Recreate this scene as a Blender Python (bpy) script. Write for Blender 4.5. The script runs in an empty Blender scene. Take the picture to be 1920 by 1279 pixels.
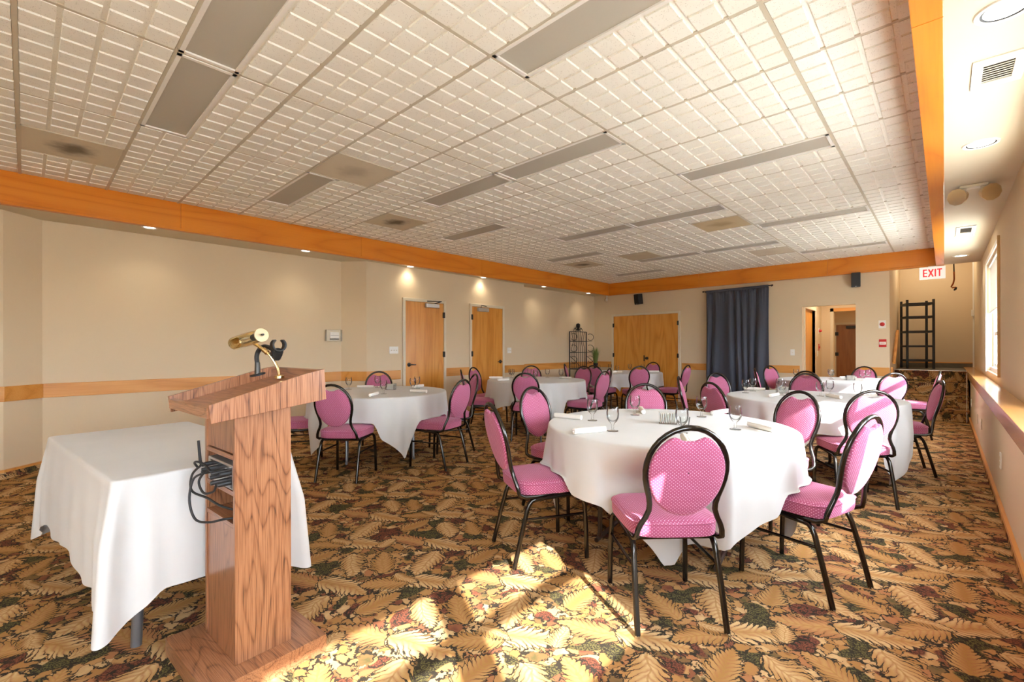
import bpy, bmesh, math, random
from mathutils import Vector, Matrix
random.seed(7)
PI = math.pi
S = bpy.context.scene
COL = S.collection

# ------------------------------------------------------------------ camera, world, sun, exposure
H = 1.27
cam_d = bpy.data.cameras.new('camera'); cam = bpy.data.objects.new('camera', cam_d); COL.objects.link(cam)
cam.location = (0, 0, H)
cam.rotation_euler = (Matrix.Rotation(math.radians(43.32), 3, 'Z') @ Matrix.Rotation(PI/2, 3, 'X') @ Matrix.Rotation(math.radians(-0.13), 3, 'Z')).to_euler()
cam_d.sensor_width = 36.0
cam_d.lens = 859.9/1920*36
cam_d.shift_y = (651.6-639.5)/1920
cam_d.clip_start = 0.05
S.camera = cam
W = bpy.data.worlds.new('world'); S.world = W; W.use_nodes = True
bg = W.node_tree.nodes['Background']
bg.inputs[1].default_value = 13.0
_wt = W.node_tree; _tc = _wt.nodes.new('ShaderNodeTexCoord'); _sx = _wt.nodes.new('ShaderNodeSeparateXYZ'); _rp = _wt.nodes.new('ShaderNodeValToRGB')
_mr = _wt.nodes.new('ShaderNodeMapRange'); _mr.inputs[1].default_value = -.06; _mr.inputs[2].default_value = .06     # ground below the horizon, pale sky above
_wt.links.new(_tc.outputs['Generated'], _sx.inputs[0]); _wt.links.new(_sx.outputs[2], _mr.inputs[0]); _wt.links.new(_mr.outputs[0], _rp.inputs[0])
_rp.color_ramp.elements[0].color = (.50, .54, .56, 1); _rp.color_ramp.elements[1].color = (.84, .95, 1.10, 1)
_wt.links.new(_rp.outputs[0], bg.inputs[0])
sun_d = bpy.data.lights.new('sun', 'SUN'); sun = bpy.data.objects.new('sun', sun_d); COL.objects.link(sun)
sun_d.energy = 11; sun_d.angle = 0.012; sun_d.color = (1, 0.98, 0.94)
sun.rotation_euler = Vector((-1, .5, -.704)).to_track_quat('-Z', 'Y').to_euler()
S.view_settings.view_transform = 'Standard'; S.view_settings.look = 'None'
S.view_settings.exposure = 1.32; S.view_settings.gamma = 1; S.view_settings.use_curve_mapping = False
S.cycles.use_denoising = True
S.cycles.max_bounces = 8; S.cycles.diffuse_bounces = 6; S.cycles.glossy_bounces = 4
S.cycles.transmission_bounces = 8; S.cycles.transparent_max_bounces = 12
S.cycles.caustics_reflective = False; S.cycles.caustics_refractive = False
S.cycles.sample_clamp_indirect = 6

# ------------------------------------------------------------------ node helpers
def srgb(r, g, b):
    f = lambda c: c/12.92 if c <= .04045 else ((c+.055)/1.055)**2.4
    return (f(r/255), f(g/255), f(b/255), 1)
class NT:
    def __init__(s, m): s.t = m.node_tree; s.n = s.t.nodes; s.l = s.t.links
    def new(s, typ, **kw):
        x = s.n.new(typ)
        for k, v in kw.items(): setattr(x, k, v)
        return x
    def put(s, sock, v):
        if isinstance(v, bpy.types.NodeSocket): s.l.new(v, sock)
        else: sock.default_value = v
    def m(s, op, a, b=0.0, c=0.0):
        x = s.new('ShaderNodeMath', operation=op)
        s.put(x.inputs[0], a); s.put(x.inputs[1], b)
        if op in ('SMOOTHSTEP', 'MULTIPLY_ADD', 'WRAP', 'COMPARE'): s.put(x.inputs[2], c)
        return x.outputs[0]
    def ss(s, v, lo, hi):
        x = s.new('ShaderNodeMapRange', interpolation_type='SMOOTHSTEP')
        s.put(x.inputs[0], v); x.inputs[1].default_value = lo; x.inputs[2].default_value = hi
        return x.outputs[0]
    def mix(s, f, a, b):
        x = s.new('ShaderNodeMix', data_type='RGBA')
        s.put(x.inputs[0], f); s.put(x.inputs[6], a); s.put(x.inputs[7], b)
        return x.outputs[2]
    def noise(s, vec, scale, detail=2, dist=0, rough=.5):
        x = s.new('ShaderNodeTexNoise'); s.put(x.inputs['Vector'], vec)
        x.inputs['Scale'].default_value = scale; x.inputs['Detail'].default_value = detail
        x.inputs['Distortion'].default_value = dist; x.inputs['Roughness'].default_value = rough
        return x.outputs
    def ramp(s, f, stops, interp='LINEAR'):
        x = s.new('ShaderNodeValToRGB'); x.color_ramp.interpolation = interp
        e = x.color_ramp.elements
        while len(e) < len(stops): e.new(.5)
        for k, (p, c) in enumerate(stops): e[k].position = p; e[k].color = c
        s.put(x.inputs[0], f); return x.outputs[0]
    def bump(s, h, strength, dist=.01):
        x = s.new('ShaderNodeBump'); x.inputs['Strength'].default_value = strength; x.inputs['Distance'].default_value = dist
        s.put(x.inputs['Height'], h); return x.outputs[0]
    def map(s, vec, sc=(1, 1, 1), loc=(0, 0, 0), rot=(0, 0, 0)):
        x = s.new('ShaderNodeMapping'); s.put(x.inputs[0], vec)
        x.inputs['Scale'].default_value = sc; x.inputs['Location'].default_value = loc; x.inputs['Rotation'].default_value = rot
        return x.outputs[0]
    def obj(s): return s.new('ShaderNodeTexCoord').outputs['Object']
    def uv(s): return s.new('ShaderNodeTexCoord').outputs['UV']
def material(name, color, rough=.5, metal=0, spec=.5):
    m = bpy.data.materials.new(name); m.use_nodes = True
    b = m.node_tree.nodes['Principled BSDF']
    b.inputs['Base Color'].default_value = color; b.inputs['Roughness'].default_value = rough
    b.inputs['Metallic'].default_value = metal; b.inputs['Specular IOR Level'].default_value = spec
    return m, NT(m), b
def speckle(name, color, rough=.5, metal=0, amt=.06, scale=30, bump=0, bscale=200, spec=.5):
    """plain colour with a faint procedural variation and fine surface relief"""
    m, n, b = material(name, color, rough, metal, spec)
    o = n.obj(); f = n.noise(o, scale, 3)[0]
    d = tuple(c*(1-amt) for c in color[:3])+(1,); l = tuple(min(1, c*(1+amt)) for c in color[:3])+(1,)
    n.put(b.inputs['Base Color'], n.mix(f, d, l))
    if bump: n.put(b.inputs['Normal'], n.bump(n.noise(o, bscale, 2)[0], bump, .002))
    return m
M = {}
def wood(name, light, mid, dark, axis, size=1.0, rough=.35, contrast=1.0, rings=9, coat=.0, fine=.35, pw=2.2):
    """plain-sawn grain: contours of a stretched noise make the cathedral figures; axis = grain direction 0/1/2"""
    m, n, b = material(name, mid, rough)
    sc = [1/size]*3; sc[axis] = .13/size
    o = n.obj(); v = n.map(o, tuple(sc))
    h = n.noise(v, 2.3, 1.5, .25)[0]
    r = n.m('FRACT', n.m('MULTIPLY', h, rings))
    ring = n.m('POWER', n.m('ABSOLUTE', n.m('SUBTRACT', n.m('MULTIPLY', r, 2), 1)), pw)
    sf = [1/size]*3; sf[axis] = .02/size
    g = n.noise(n.map(o, tuple(sf)), 95, 3, 0, .6)[0]
    big = n.noise(v, .9, 1)[0]
    f = n.m('ADD', n.m('MULTIPLY', ring, .62*contrast), n.m('MULTIPLY', n.ss(g, .38, .68), fine))
    col = n.ramp(f, [(0, light), (.45, mid), (1, dark)])
    col = n.mix(n.m('MULTIPLY', n.ss(big, .3, .7), .25), col, mid)
    n.put(b.inputs['Base Color'], col)
    n.put(b.inputs['Normal'], n.bump(g, .08, .002))
    b.inputs['Coat Weight'].default_value = coat; b.inputs['Coat Roughness'].default_value = .2
    return m

for ax, k in ((0, 'x'), (1, 'y')):
    M['beam_'+k] = wood('orange_oak_'+k, srgb(226, 142, 40), srgb(214, 124, 24), srgb(172, 84, 10), ax, 1.0, .3, .8, 7, .3, .15)
    M['rail_'+k] = wood('honey_oak_'+k, srgb(226, 164, 88), srgb(214, 146, 66), srgb(170, 102, 36), ax, .8, .38, .8, 6, .1, .25)
M['door_z'] = wood('door_oak', srgb(228, 162, 74), srgb(214, 142, 54), srgb(166, 98, 34), 2, .7, .34, .7, 8, .2, .3)
M['door_dark'] = wood('door_brown', srgb(150, 96, 52), srgb(134, 82, 42), srgb(100, 58, 28), 2, .7, .4, .5, 8, .1, .3)
for ax, k in ((0, 'x'), (1, 'y'), (2, 'z')):
    M['lect_'+k] = wood('walnut_laminate_'+k, srgb(174, 124, 88), srgb(144, 95, 63), srgb(66, 41, 29), ax, .30, .3, .8, 13, .25, .6, 5)
M['bench_y'] = wood('bench_oak', srgb(196, 142, 78), srgb(180, 124, 62), srgb(136, 86, 38), 1, .8, .25, .7, 6, .5, .25)

def mk_wall(name, c, amt=.035):
    m, n, b = material(name, c, .75, 0, .3)
    o = n.obj()
    h = n.noise(n.map(o, (60, 60, 420)), 1, 2)[0]
    big = n.noise(o, 1.3, 2)[0]
    d = tuple(x*(1-amt) for x in c[:3])+(1,)
    n.put(b.inputs['Base Color'], n.mix(n.m('ADD', n.m('MULTIPLY', h, .5), n.m('MULTIPLY', big, .5)), d, c))
    n.put(b.inputs['Normal'], n.bump(h, .12, .002))
    return m
M['wall'] = mk_wall('beige_vinyl', srgb(222, 202, 168))
M['soffit'] = mk_wall('soffit_paint', srgb(218, 205, 178))
M['frame'] = speckle('cream_frame_paint', srgb(222, 210, 184), .45)
M['white'] = speckle('white_plastic', srgb(238, 236, 228), .4, 0, .02)
M['winwhite'] = speckle('window_white', srgb(240, 238, 230), .45, 0, .02)
M['grid'] = speckle('grid_enamel', srgb(200, 191, 168), .45, 0, .03)
M['black'] = speckle('black_metal', (.012, .012, .013, 1), .45, .2, .1)
M['bronze'] = speckle('dark_bronze', (.055, .05, .043, 1), .38, .8, .1)
M['blackplastic'] = speckle('black_plastic', (.014, .014, .016, 1), .4, 0, .1)
M['chairframe'] = speckle('black_nickel_tube', (.06, .056, .05, 1), .17, .9, .1, 8)
M['chrome'] = speckle('chrome', (.75, .75, .74, 1), .12, 1, .02)
M['tablelegs'] = speckle('table_leg_brown', (.10, .075, .055, 1), .35, .7, .1)
M['greyleg'] = speckle('table_leg_grey', (.22, .23, .24, 1), .35, .6, .08)
M['brass'] = speckle('polished_brass', (.72, .53, .26, 1), .22, 1, .05)
M['brasspale'] = speckle('pale_brass', (.80, .68, .45, 1), .3, 1, .05)
M['red'] = speckle('red_plastic', srgb(196, 34, 36), .35, 0, .04)
M['paper'] = speckle('linen_napkin', srgb(238, 234, 226), .85, 0, .03, 40, .2, 600)
M['lens'] = speckle('unlit_lens', srgb(186, 181, 166), .55, 0, .02, 200, .15, 400)
M['alu'] = speckle('grey_aluminium', (.58, .58, .57, 1), .35, .8, .08)
M['rubber'] = speckle('black_rubber', (.016, .016, .016, 1), .55, 0, .1)
M['concrete'] = speckle('grey_carpet_base', srgb(120, 112, 98), .9, 0, .15, 18, .3, 300)
M['cord'] = speckle('orange_cord', srgb(170, 84, 20), .5, 0, .1)
def mk_cloth():
    m, n, b = material('white_linen', srgb(240, 237, 230), .8, 0, .25)
    o = n.obj()
    h = n.m('ADD', n.noise(n.map(o, (900, 60, 900)), 1, 1)[0], n.noise(n.map(o, (60, 900, 60)), 1, 1)[0])
    n.put(b.inputs['Base Color'], n.mix(n.noise(o, 5, 3)[0], srgb(204, 204, 199), srgb(214, 214, 210)))
    n.put(b.inputs['Normal'], n.bump(h, .08, .001))
    b.inputs['Sheen Weight'].default_value = .15
    return m
M['cloth'] = mk_cloth()
def mk_fabric():
    m, n, b = material('magenta_dot_fabric', srgb(176, 74, 122), .85, 0, .2)
    u = n.uv(); sx = n.new('ShaderNodeSeparateXYZ'); n.put(sx.inputs[0], u)
    P = .0172
    def dots(ox, oy):
        a = n.m('SUBTRACT', n.m('FRACT', n.m('ADD', n.m('DIVIDE', sx.outputs[0], P), ox)), .5)
        c = n.m('SUBTRACT', n.m('FRACT', n.m('ADD', n.m('DIVIDE', sx.outputs[1], P*.86), oy)), .5)
        return n.m('SQRT', n.m('ADD', n.m('MULTIPLY', a, a), n.m('MULTIPLY', c, c)))
    d = n.m('MINIMUM', dots(0, 0), dots(.5, .5))
    msk = n.ss(d, .17, .10)
    weave = n.noise(u, 700, 2)[0]
    base = n.mix(weave, srgb(160, 74, 106), srgb(186, 97, 131))
    n.put(b.inputs['Base Color'], n.mix(n.m('MULTIPLY', msk, .85), base, srgb(240, 190, 214)))
    n.put(b.inputs['Normal'], n.bump(n.m('ADD', weave, n.m('MULTIPLY', msk, .6)), .25, .001))
    b.inputs['Sheen Weight'].default_value = .35; b.inputs['Sheen Tint'].default_value = srgb(255, 200, 225)
    return m
M['fabric'] = mk_fabric()
def mk_curtain():
    m, n, b = material('slate_blackout_cloth', srgb(66, 70, 82), .6, 0, .3)
    o = n.obj(); w = n.noise(n.map(o, (500, 500, 120)), 1, 2)[0]
    n.put(b.inputs['Base Color'], n.mix(w, srgb(58, 62, 73), srgb(76, 80, 93)))
    n.put(b.inputs['Normal'], n.bump(w, .1, .001)); b.inputs['Sheen Weight'].default_value = .2
    return m
M['curtain'] = mk_curtain()
def mk_tile():
    m, n, b = material('fissured_tile', srgb(228, 219, 200), .9, 0, .2)
    o = n.obj()
    v = n.new('ShaderNodeTexVoronoi'); n.put(v.inputs['Vector'], o); v.inputs['Scale'].default_value = 150
    keep = n.m('GREATER_THAN', n.noise(o, 60, 1)[0], .56)
    pit = n.m('MULTIPLY', n.ss(v.outputs[0], .34, .2), keep)
    n.put(b.inputs['Base Color'], n.mix(n.m('MULTIPLY', pit, .5), n.mix(n.noise(o, 2, 2)[0], srgb(238, 236, 223), srgb(245, 243, 232)), srgb(150, 138, 116)))
    n.put(b.inputs['Normal'], n.bump(n.m('SUBTRACT', n.noise(o, 300, 2)[0], pit), .2, .002))
    return m
M['tile'] = mk_tile()
def mk_vent(name, cx, cy, base, dirt, amt):
    m, n, b = material(name, base, .7)
    o = n.obj(); s = n.new('ShaderNodeSeparateXYZ'); n.put(s.inputs[0], o)
    x = n.m('DIVIDE', n.m('SUBTRACT', s.outputs[0], cx), .20); y = n.m('DIVIDE', n.m('SUBTRACT', s.outputs[1], cy), .16)
    r = n.m('SQRT', n.m('ADD', n.m('MULTIPLY', x, x), n.m('MULTIPLY', y, y)))
    r = n.m('ADD', r, n.m('MULTIPLY', n.m('SUBTRACT', n.noise(o, 9, 3)[0], .5), 1.0))
    f = n.m('MULTIPLY', n.ss(r, 1.15, .2), amt)
    n.put(b.inputs['Base Color'], n.mix(f, base, dirt))
    return m
def mk_glass():
    m = bpy.data.materials.new('drinking_glass'); m.use_nodes = True; n = NT(m)
    n.n.remove(n.n['Principled BSDF'])
    t = n.new('ShaderNodeBsdfTransparent'); t.inputs[0].default_value = (.985, .99, .985, 1)
    g = n.new('ShaderNodeBsdfGlossy'); n.put(g.inputs['Roughness'], n.m('MULTIPLY', n.noise(n.obj(), 20)[0], .04))
    lw = n.new('ShaderNodeLayerWeight'); lw.inputs[0].default_value = .22
    mx = n.new('ShaderNodeMixShader'); n.put(mx.inputs[0], n.m('MULTIPLY', lw.outputs['Fresnel'], .8))
    n.l.new(t.outputs[0], mx.inputs[1]); n.l.new(g.outputs[0], mx.inputs[2])
    n.l.new(mx.outputs[0], n.n['Material Output'].inputs[0]); return m
M['glass'] = mk_glass()
def mk_pane():
    m = bpy.data.materials.new('window_glass'); m.use_nodes = True; n = NT(m)
    n.n.remove(n.n['Principled BSDF'])
    t = n.new('ShaderNodeBsdfTransparent'); g = n.new('ShaderNodeBsdfGlossy'); g.inputs['Roughness'].default_value = .02
    mx = n.new('ShaderNodeMixShader'); mx.inputs[0].default_value = .06
    n.l.new(t.outputs[0], mx.inputs[1]); n.l.new(g.outputs[0], mx.inputs[2])
    n.l.new(mx.outputs[0], n.n['Material Output'].inputs[0]); return m
M['pane'] = mk_pane()
def emis(name, c, s):
    m = bpy.data.materials.new(name); m.use_nodes = True; b = m.node_tree.nodes['Principled BSDF']
    b.inputs['Base Color'].default_value = c; b.inputs['Emission Color'].default_value = c; b.inputs['Emission Strength'].default_value = s
    return m
M['lamp'] = emis('downlight_lens_lit', (1, .95, .85, 1), 4.0)
M['exitred'] = emis('exit_letter_red', srgb(226, 40, 44), .5)
M['exitface'] = emis('exit_face_white', srgb(244, 240, 232), .22)
M['casing'] = speckle('tan_casing', srgb(216, 180, 124), .45)
M['leaf'] = speckle('grass_leaf', srgb(112, 138, 66), .6, 0, .25, 30)
M['blind'] = speckle('blind_slat', srgb(226, 220, 206), .55, 0, .03)
def mk_carpet(name, gain=1.0):
    m, n, b = material(name, srgb(190, 150, 95), .95, 0, .1)
    o = n.map(n.obj(), (1.22, 1.22, 1.22))
    def warp(vec, sc, det, amt):
        wob = n.noise(vec, sc, det)[1]
        sub = n.new('ShaderNodeVectorMath', operation='SUBTRACT'); n.put(sub.inputs[0], wob); sub.inputs[1].default_value = (.5, .5, .5)
        vm = n.new('ShaderNodeVectorMath', operation='SCALE'); n.put(vm.inputs[0], sub.outputs[0]); vm.inputs['Scale'].default_value = amt
        ad = n.new('ShaderNodeVectorMath', operation='ADD'); n.put(ad.inputs[0], vec); n.put(ad.inputs[1], vm.outputs[0]); return ad.outputs[0]
    p = warp(o, 9, 3, .07)
    pb = warp(p, 38, 2, .045)
    s = n.new('ShaderNodeSeparateXYZ'); n.put(s.inputs[0], p); X, Y = s.outputs[0], n.m('ADD', s.outputs[1], s.outputs[2])
    dark, tan, lite, gold = srgb(56, 50, 42), srgb(204, 160, 100), srgb(228, 194, 140), srgb(186, 140, 80)
    oliv, maro, rust = srgb(100, 94, 58), srgb(126, 72, 56), srgb(186, 128, 84)
    # ground of small florets, berries and foliage
    v = n.new('ShaderNodeTexVoronoi', feature='F1'); n.put(v.inputs['Vector'], pb); v.inputs['Scale'].default_value = 15
    e = n.new('ShaderNodeTexVoronoi', feature='DISTANCE_TO_EDGE'); n.put(e.inputs['Vector'], pb); e.inputs['Scale'].default_value = 15
    sc = n.new('ShaderNodeSeparateColor'); n.put(sc.inputs[0], v.outputs['Color'])
    cell = n.ramp(sc.outputs[0], [(0, tan), (.32, gold), (.56, oliv), (.66, maro), (.74, rust), (.84, lite)], 'CONSTANT')
    core = n.ss(v.outputs['Distance'], .0, .55)
    cell = n.mix(n.m('MULTIPLY', core, .35), cell, rust)
    big = n.noise(o, 4.6, 1)[0]; spk = n.ss(n.noise(o, 110, 1)[0], .42, .58)
    cell = n.mix(n.ss(big, .575, .60), cell, n.mix(spk, srgb(112, 104, 62), dark))
    cell = n.mix(n.ss(big, .40, .375), cell, n.mix(spk, srgb(140, 82, 60), srgb(92, 56, 46)))
    gap = n.m('SUBTRACT', n.noise(p, 26, 2)[0], .5)
    col = n.mix(n.ss(n.m('SUBTRACT', e.outputs['Distance'], n.m('MULTIPLY', n.m('ADD', gap, .10), .34)), -.015, .035), dark, cell)
    # acanthus leaves on a repeat
    jag = n.m('MULTIPLY', n.m('SUBTRACT', n.noise(o, 75, 2)[0], .5), .42)
    T = .86
    leaves = [(.10, .12, 35, .20, .085, tan, lite), (.48, .05, 150, .16, .07, tan, gold), (.72, .26, -60, .19, .085, lite, tan),
              (.30, .40, 200, .18, .08, tan, rust), (.60, .55, 20, .20, .085, tan, lite), (.08, .62, 95, .15, .07, gold, tan),
              (.36, .74, -25, .17, .075, lite, tan), (.76, .76, 230, .16, .075, tan, gold), (.22, .24, 110, .09, .05, lite, tan), (.80, .02, 10, .10, .045, lite, gold)]
    for (cx, cy, ang, L, Wd, ca, cb) in leaves:
        Wd *= 1.08; L *= 1.04
        dx, dy = math.cos(math.radians(ang)), math.sin(math.radians(ang))
        qx = n.m('WRAP', n.m('SUBTRACT', X, cx), T/2, -T/2); qy = n.m('WRAP', n.m('SUBTRACT', Y, cy), T/2, -T/2)
        a = n.m('ADD', n.m('MULTIPLY', qx, dx/L), n.m('MULTIPLY', qy, dy/L))
        c = n.m('ABSOLUTE', n.m('ADD', n.m('MULTIPLY', qx, -dy/Wd), n.m('MULTIPLY', qy, dx/Wd)))
        prof = n.m('MULTIPLY', n.m('SQRT', n.m('MAXIMUM', n.m('SUBTRACT', 1, n.m('MULTIPLY', a, a)), .0001)), n.m('SUBTRACT', 1, n.m('MULTIPLY', a, .35)))
        t = n.m('SUBTRACT', a, n.m('MULTIPLY', c, .5))
        wv = n.m('ABSOLUTE', n.m('SINE', n.m('MULTIPLY', t, 14.5)))
        ins = n.m('SUBTRACT', n.m('MULTIPLY', prof, n.m('ADD', .58, n.m('MULTIPLY', wv, .46))), c)
        ins = n.m('ADD', n.m('MINIMUM', ins, n.m('MULTIPLY', n.m('SUBTRACT', 1, n.m('ABSOLUTE', a)), 1.5)), jag)
        col = n.mix(n.ss(ins, -.20, -.10), col, dark)
        lc = n.mix(n.m('ADD', n.m('MULTIPLY', wv, .75), .25), rust, n.mix(n.ss(c, .0, .75), ca, cb))
        lc = n.mix(n.m('MULTIPLY', n.ss(wv, .30, .06), n.ss(c, .3, .6)), lc, dark)
        lc = n.mix(n.m('MULTIPLY', n.ss(c, .09, .03), .7), lc, gold)
        col = n.mix(n.ss(ins, -.02, .05), col, lc)
    fib = n.noise(o, 420, 2)[0]
    col = n.mix(n.m('MULTIPLY', fib, .3), col, dark)
    n.put(b.inputs['Base Color'], col)
    n.put(b.inputs['Normal'], n.bump(fib, .5, .004))
    return m
M['carpet'] = mk_carpet('floral_carpet')

# ------------------------------------------------------------------ mesh helpers
class MB:
    def __init__(s): s.v = []; s.f = []
    def add(s, vs, fs):
        k = len(s.v); s.v += [tuple(v) for v in vs]; s.f += [tuple(i+k for i in f) for f in fs]; return s
    def box(s, x0, x1, y0, y1, z0, z1, R=None):
        vs = [Vector((x, y, z)) for z in (z0, z1) for y in (y0, y1) for x in (x0, x1)]
        if R is not None: vs = [R @ v for v in vs]
        return s.add(vs, [(0, 2, 3, 1), (4, 5, 7, 6), (0, 1, 5, 4), (2, 6, 7, 3), (0, 4, 6, 2), (1, 3, 7, 5)])
    def prism(s, poly, z0, z1):                      # polygon in x,y (CCW)
        k = len(poly)
        vs = [(x, y, z0) for x, y in poly]+[(x, y, z1) for x, y in poly]
        return s.add(vs, [tuple(range(k))[::-1], tuple(range(k, 2*k))]+[(i, (i+1) % k, (i+1) % k+k, i+k) for i in range(k)])
    def prismx(s, poly, x0, x1):                     # polygon in y,z
        k = len(poly)
        vs = [(x0, y, z) for y, z in poly]+[(x1, y, z) for y, z in poly]
        return s.add(vs, [tuple(range(k))[::-1], tuple(range(k, 2*k))]+[(i, (i+1) % k, (i+1) % k+k, i+k) for i in range(k)])
    def tube(s, pts, r, seg=8, closed=False, sq=False):
        pts = [Vector(p) for p in pts]; n = len(pts); rs = r if isinstance(r, (list, tuple)) else [r]*n
        up = None; k0 = len(s.v); vs = []; fs = []
        for i, p in enumerate(pts):
            if closed: t = pts[(i+1) % n]-pts[i-1]
            else: t = pts[min(i+1, n-1)]-pts[max(i-1, 0)]
            t.normalize()
            if up is None:
                a = Vector((0, 0, 1)) if abs(t.z) < .9 else Vector((1, 0, 0)); up = (a-t*a.dot(t)).normalized()
            else:
                up = up-t*up.dot(t); up.normalize()
            w = t.cross(up)
            for j in range(seg):
                a = 2*PI*(j+.5)/seg; ca, sa = math.cos(a), math.sin(a)
                if sq: q = max(abs(ca), abs(sa))**.75; ca /= q; sa /= q
                vs.append(p+(up*ca+w*sa)*rs[i])
        m = n if closed else n-1
        for i in range(m):
            for j in range(seg):
                a, b = i*seg+j, i*seg+(j+1) % seg; c, d = ((i+1) % n)*seg+(j+1) % seg, ((i+1) % n)*seg+j
                fs.append((a, b, c, d))
        if not closed: fs += [tuple(range(seg))[::-1], tuple(range((n-1)*seg, n*seg))]
        return s.add(vs, fs)
    def lathe(s, prof, seg=24, c=(0, 0, 0), R=None, cap=True):  # (r,z); ends closed if r~0
        vs = []; fs = []
        for r, z in prof:
            for j in range(seg):
                a = 2*PI*j/seg; v = Vector((r*math.cos(a), r*math.sin(a), z))
                vs.append((R @ v if R is not None else v)+Vector(c))
        for i in range(len(prof)-1):
            for j in range(seg):
                fs.append((i*seg+j, i*seg+(j+1) % seg, (i+1)*seg+(j+1) % seg, (i+1)*seg+j))
        if cap and prof[0][0] > 1e-4: fs.append(tuple(range(seg))[::-1])
        if cap and prof[-1][0] > 1e-4: fs.append(tuple(range((len(prof)-1)*seg, len(prof)*seg)))
        return s.add(vs, fs)
    def grid(s, rows, wrap=False):                   # list of rows of points
        m = len(rows[0]); vs = [p for r in rows for p in r]; fs = []
        for i in range(len(rows)-1):
            for j in range(m if wrap else m-1):
                fs.append((i*m+j, i*m+(j+1) % m, (i+1)*m+(j+1) % m, (i+1)*m+j))
        return s.add(vs, fs)
    def build(s, name, mat, parent=None, smooth=35, bevel=0, loc=None, uvbox=False, solid=0):
        me = bpy.data.meshes.new(name); me.from_pydata(s.v, [], s.f)
        bm = bmesh.new(); bm.from_mesh(me)
        bmesh.ops.remove_doubles(bm, verts=bm.verts, dist=1e-6)
        bmesh.ops.recalc_face_normals(bm, faces=bm.faces)
        if bevel:
            ed = [e for e in bm.edges if len(e.link_faces) == 2 and e.calc_face_angle(0) > .6]
            bmesh.ops.bevel(bm, geom=ed, offset=bevel, segments=2, profile=.5, affect='EDGES')
        if smooth:
            for f in bm.faces: f.smooth = True
            for e in bm.edges: e.smooth = not (len(e.link_faces) == 2 and e.calc_face_angle(0) > math.radians(smooth))
        if uvbox:
            ul = bm.loops.layers.uv.new('UVMap')
            for f in bm.faces:
                a = [abs(c) for c in f.normal]; k = a.index(max(a))
                if uvbox == 'back': k = 1
                for l in f.loops:
                    c = l.vert.co; l[ul].uv = ((c.y, c.z), (c.x, c.z), (c.x, c.y))[k]
        bm.to_mesh(me); bm.free()
        me.materials.append(mat)
        o = bpy.data.objects.new(name, me); COL.objects.link(o)
        if parent: o.parent = parent
        if loc: o.location = loc
        if solid:
            md = o.modifiers.new('thickness', 'SOLIDIFY'); md.thickness = solid; md.offset = 0
        return o
def bx(*a): return MB().box(*a)
def tag(o, label=None, cat=None, group=None, kind=None):
    if label: o['label'] = label
    if cat: o['category'] = cat
    if group: o['group'] = group
    if kind: o['kind'] = kind
    return o
def empty(name, loc, rz=0, label=None, cat=None, group=None, kind=None):
    o = bpy.data.objects.new(name, None); COL.objects.link(o); o.location = loc; o.rotation_euler = (0, 0, rz)
    o.empty_display_size = .1
    return tag(o, label, cat, group, kind)
def dup(o, parent=None):
    c = o.copy(); COL.objects.link(c); c.parent = parent
    for ch in list(o.children): dup(ch, c)
    return c
def st(o): o['kind'] = 'structure'; return o

# ------------------------------------------------------------------ room shell
ZS = 2.62; ZC = 2.905; YF = 10.40; XR = .416; YB = -4.2; YB2 = 12.9; ZL = .83
st(bx(-9, .62, YB, 17.2, -.1, 0).build('floor', M['carpet'], smooth=0))
LW = [(-6.45, YB), (-6.66, -.15), (-6.90, .12), (-6.87, 3.39), (-6.545, 3.64), (-6.555, 7.33), (-6.79, 7.33), (-6.79, YF)]
def wallstrip(pts, t, z0, z1):
    """strip of thickness |t| along a polyline; room lies to the right of travel when t>0"""
    b = MB(); ins = []
    for i, p in enumerate(pts):
        d = Vector((0, 0))
        for j in (i-1, i):
            if 0 <= j < len(pts)-1:
                e = (Vector(pts[j+1])-Vector(pts[j])).normalized(); d += Vector((e.y, -e.x))
        d.normalize(); 
        j = min(i, len(pts)-2); e = (Vector(pts[j+1])-Vector(pts[j])).normalized(); k = max(.5, abs(d.dot(Vector((e.y, -e.x)))))
        ins.append(Vector(p)+d*t/k)
    for i in range(len(pts)-1):
        q = [pts[i], pts[i+1], ins[i+1], ins[i]]
        b.prism([tuple(x) for x in (q if t > 0 else q[::-1])], z0, z1)
    return b
st(wallstrip(LW, -.15, 0, 3.0).build('wall_left', M['wall'], smooth=0))
fw = MB()
fw.box(-6.94, -2.02, YF, YF+.12, 0, 3.0); fw.box(-1.18, -.70, YF, YF+.12, 0, 3.0); fw.box(-2.02, -1.18, YF, YF+.12, 2.05, 3.0)
st(fw.build('wall_far', M['wall'], smooth=0))
# right wall: three window openings, plus one added behind the camera for more light
WIN = [(-3.9, -2.0), (-.66, 1.26), (2.30, 4.56), (6.86, 8.90)]; WZ0, WZ1 = .95, 2.36
rw = MB(); y = YB
for a, c in WIN:
    rw.box(XR, XR+.16, y, a, 0, 3.0); rw.box(XR, XR+.16, a, c, 0, WZ0); rw.box(XR, XR+.16, a, c, WZ1, 3.0); y = c
rw.box(XR, XR+.16, y, YB2+.1, 0, 3.6)
st(rw.build('wall_right', M['wall'], smooth=0))
rec = MB()
rec.box(-.82, -.70, YF+.12, YB2, 0, 3.6); rec.box(-.82, XR, YB2, YB2+.1, 0, 3.6); rec.box(-.82, XR, YF+.121, YB2, 3.4, 3.6); rec.box(-.70, XR, YF, YF+.12, 2.9, 3.6)
st(rec.build('wall_stair_recess', M['wall'], smooth=0))
ves = MB()
ves.box(-2.14, -2.02, YF+.12, 10.62, 0, 2.5); ves.box(-2.14, -2.02, 11.62, 12.3, 0, 2.5); ves.box(-2.14, -2.02, 10.62, 11.62, 2.05, 2.5)
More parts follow.
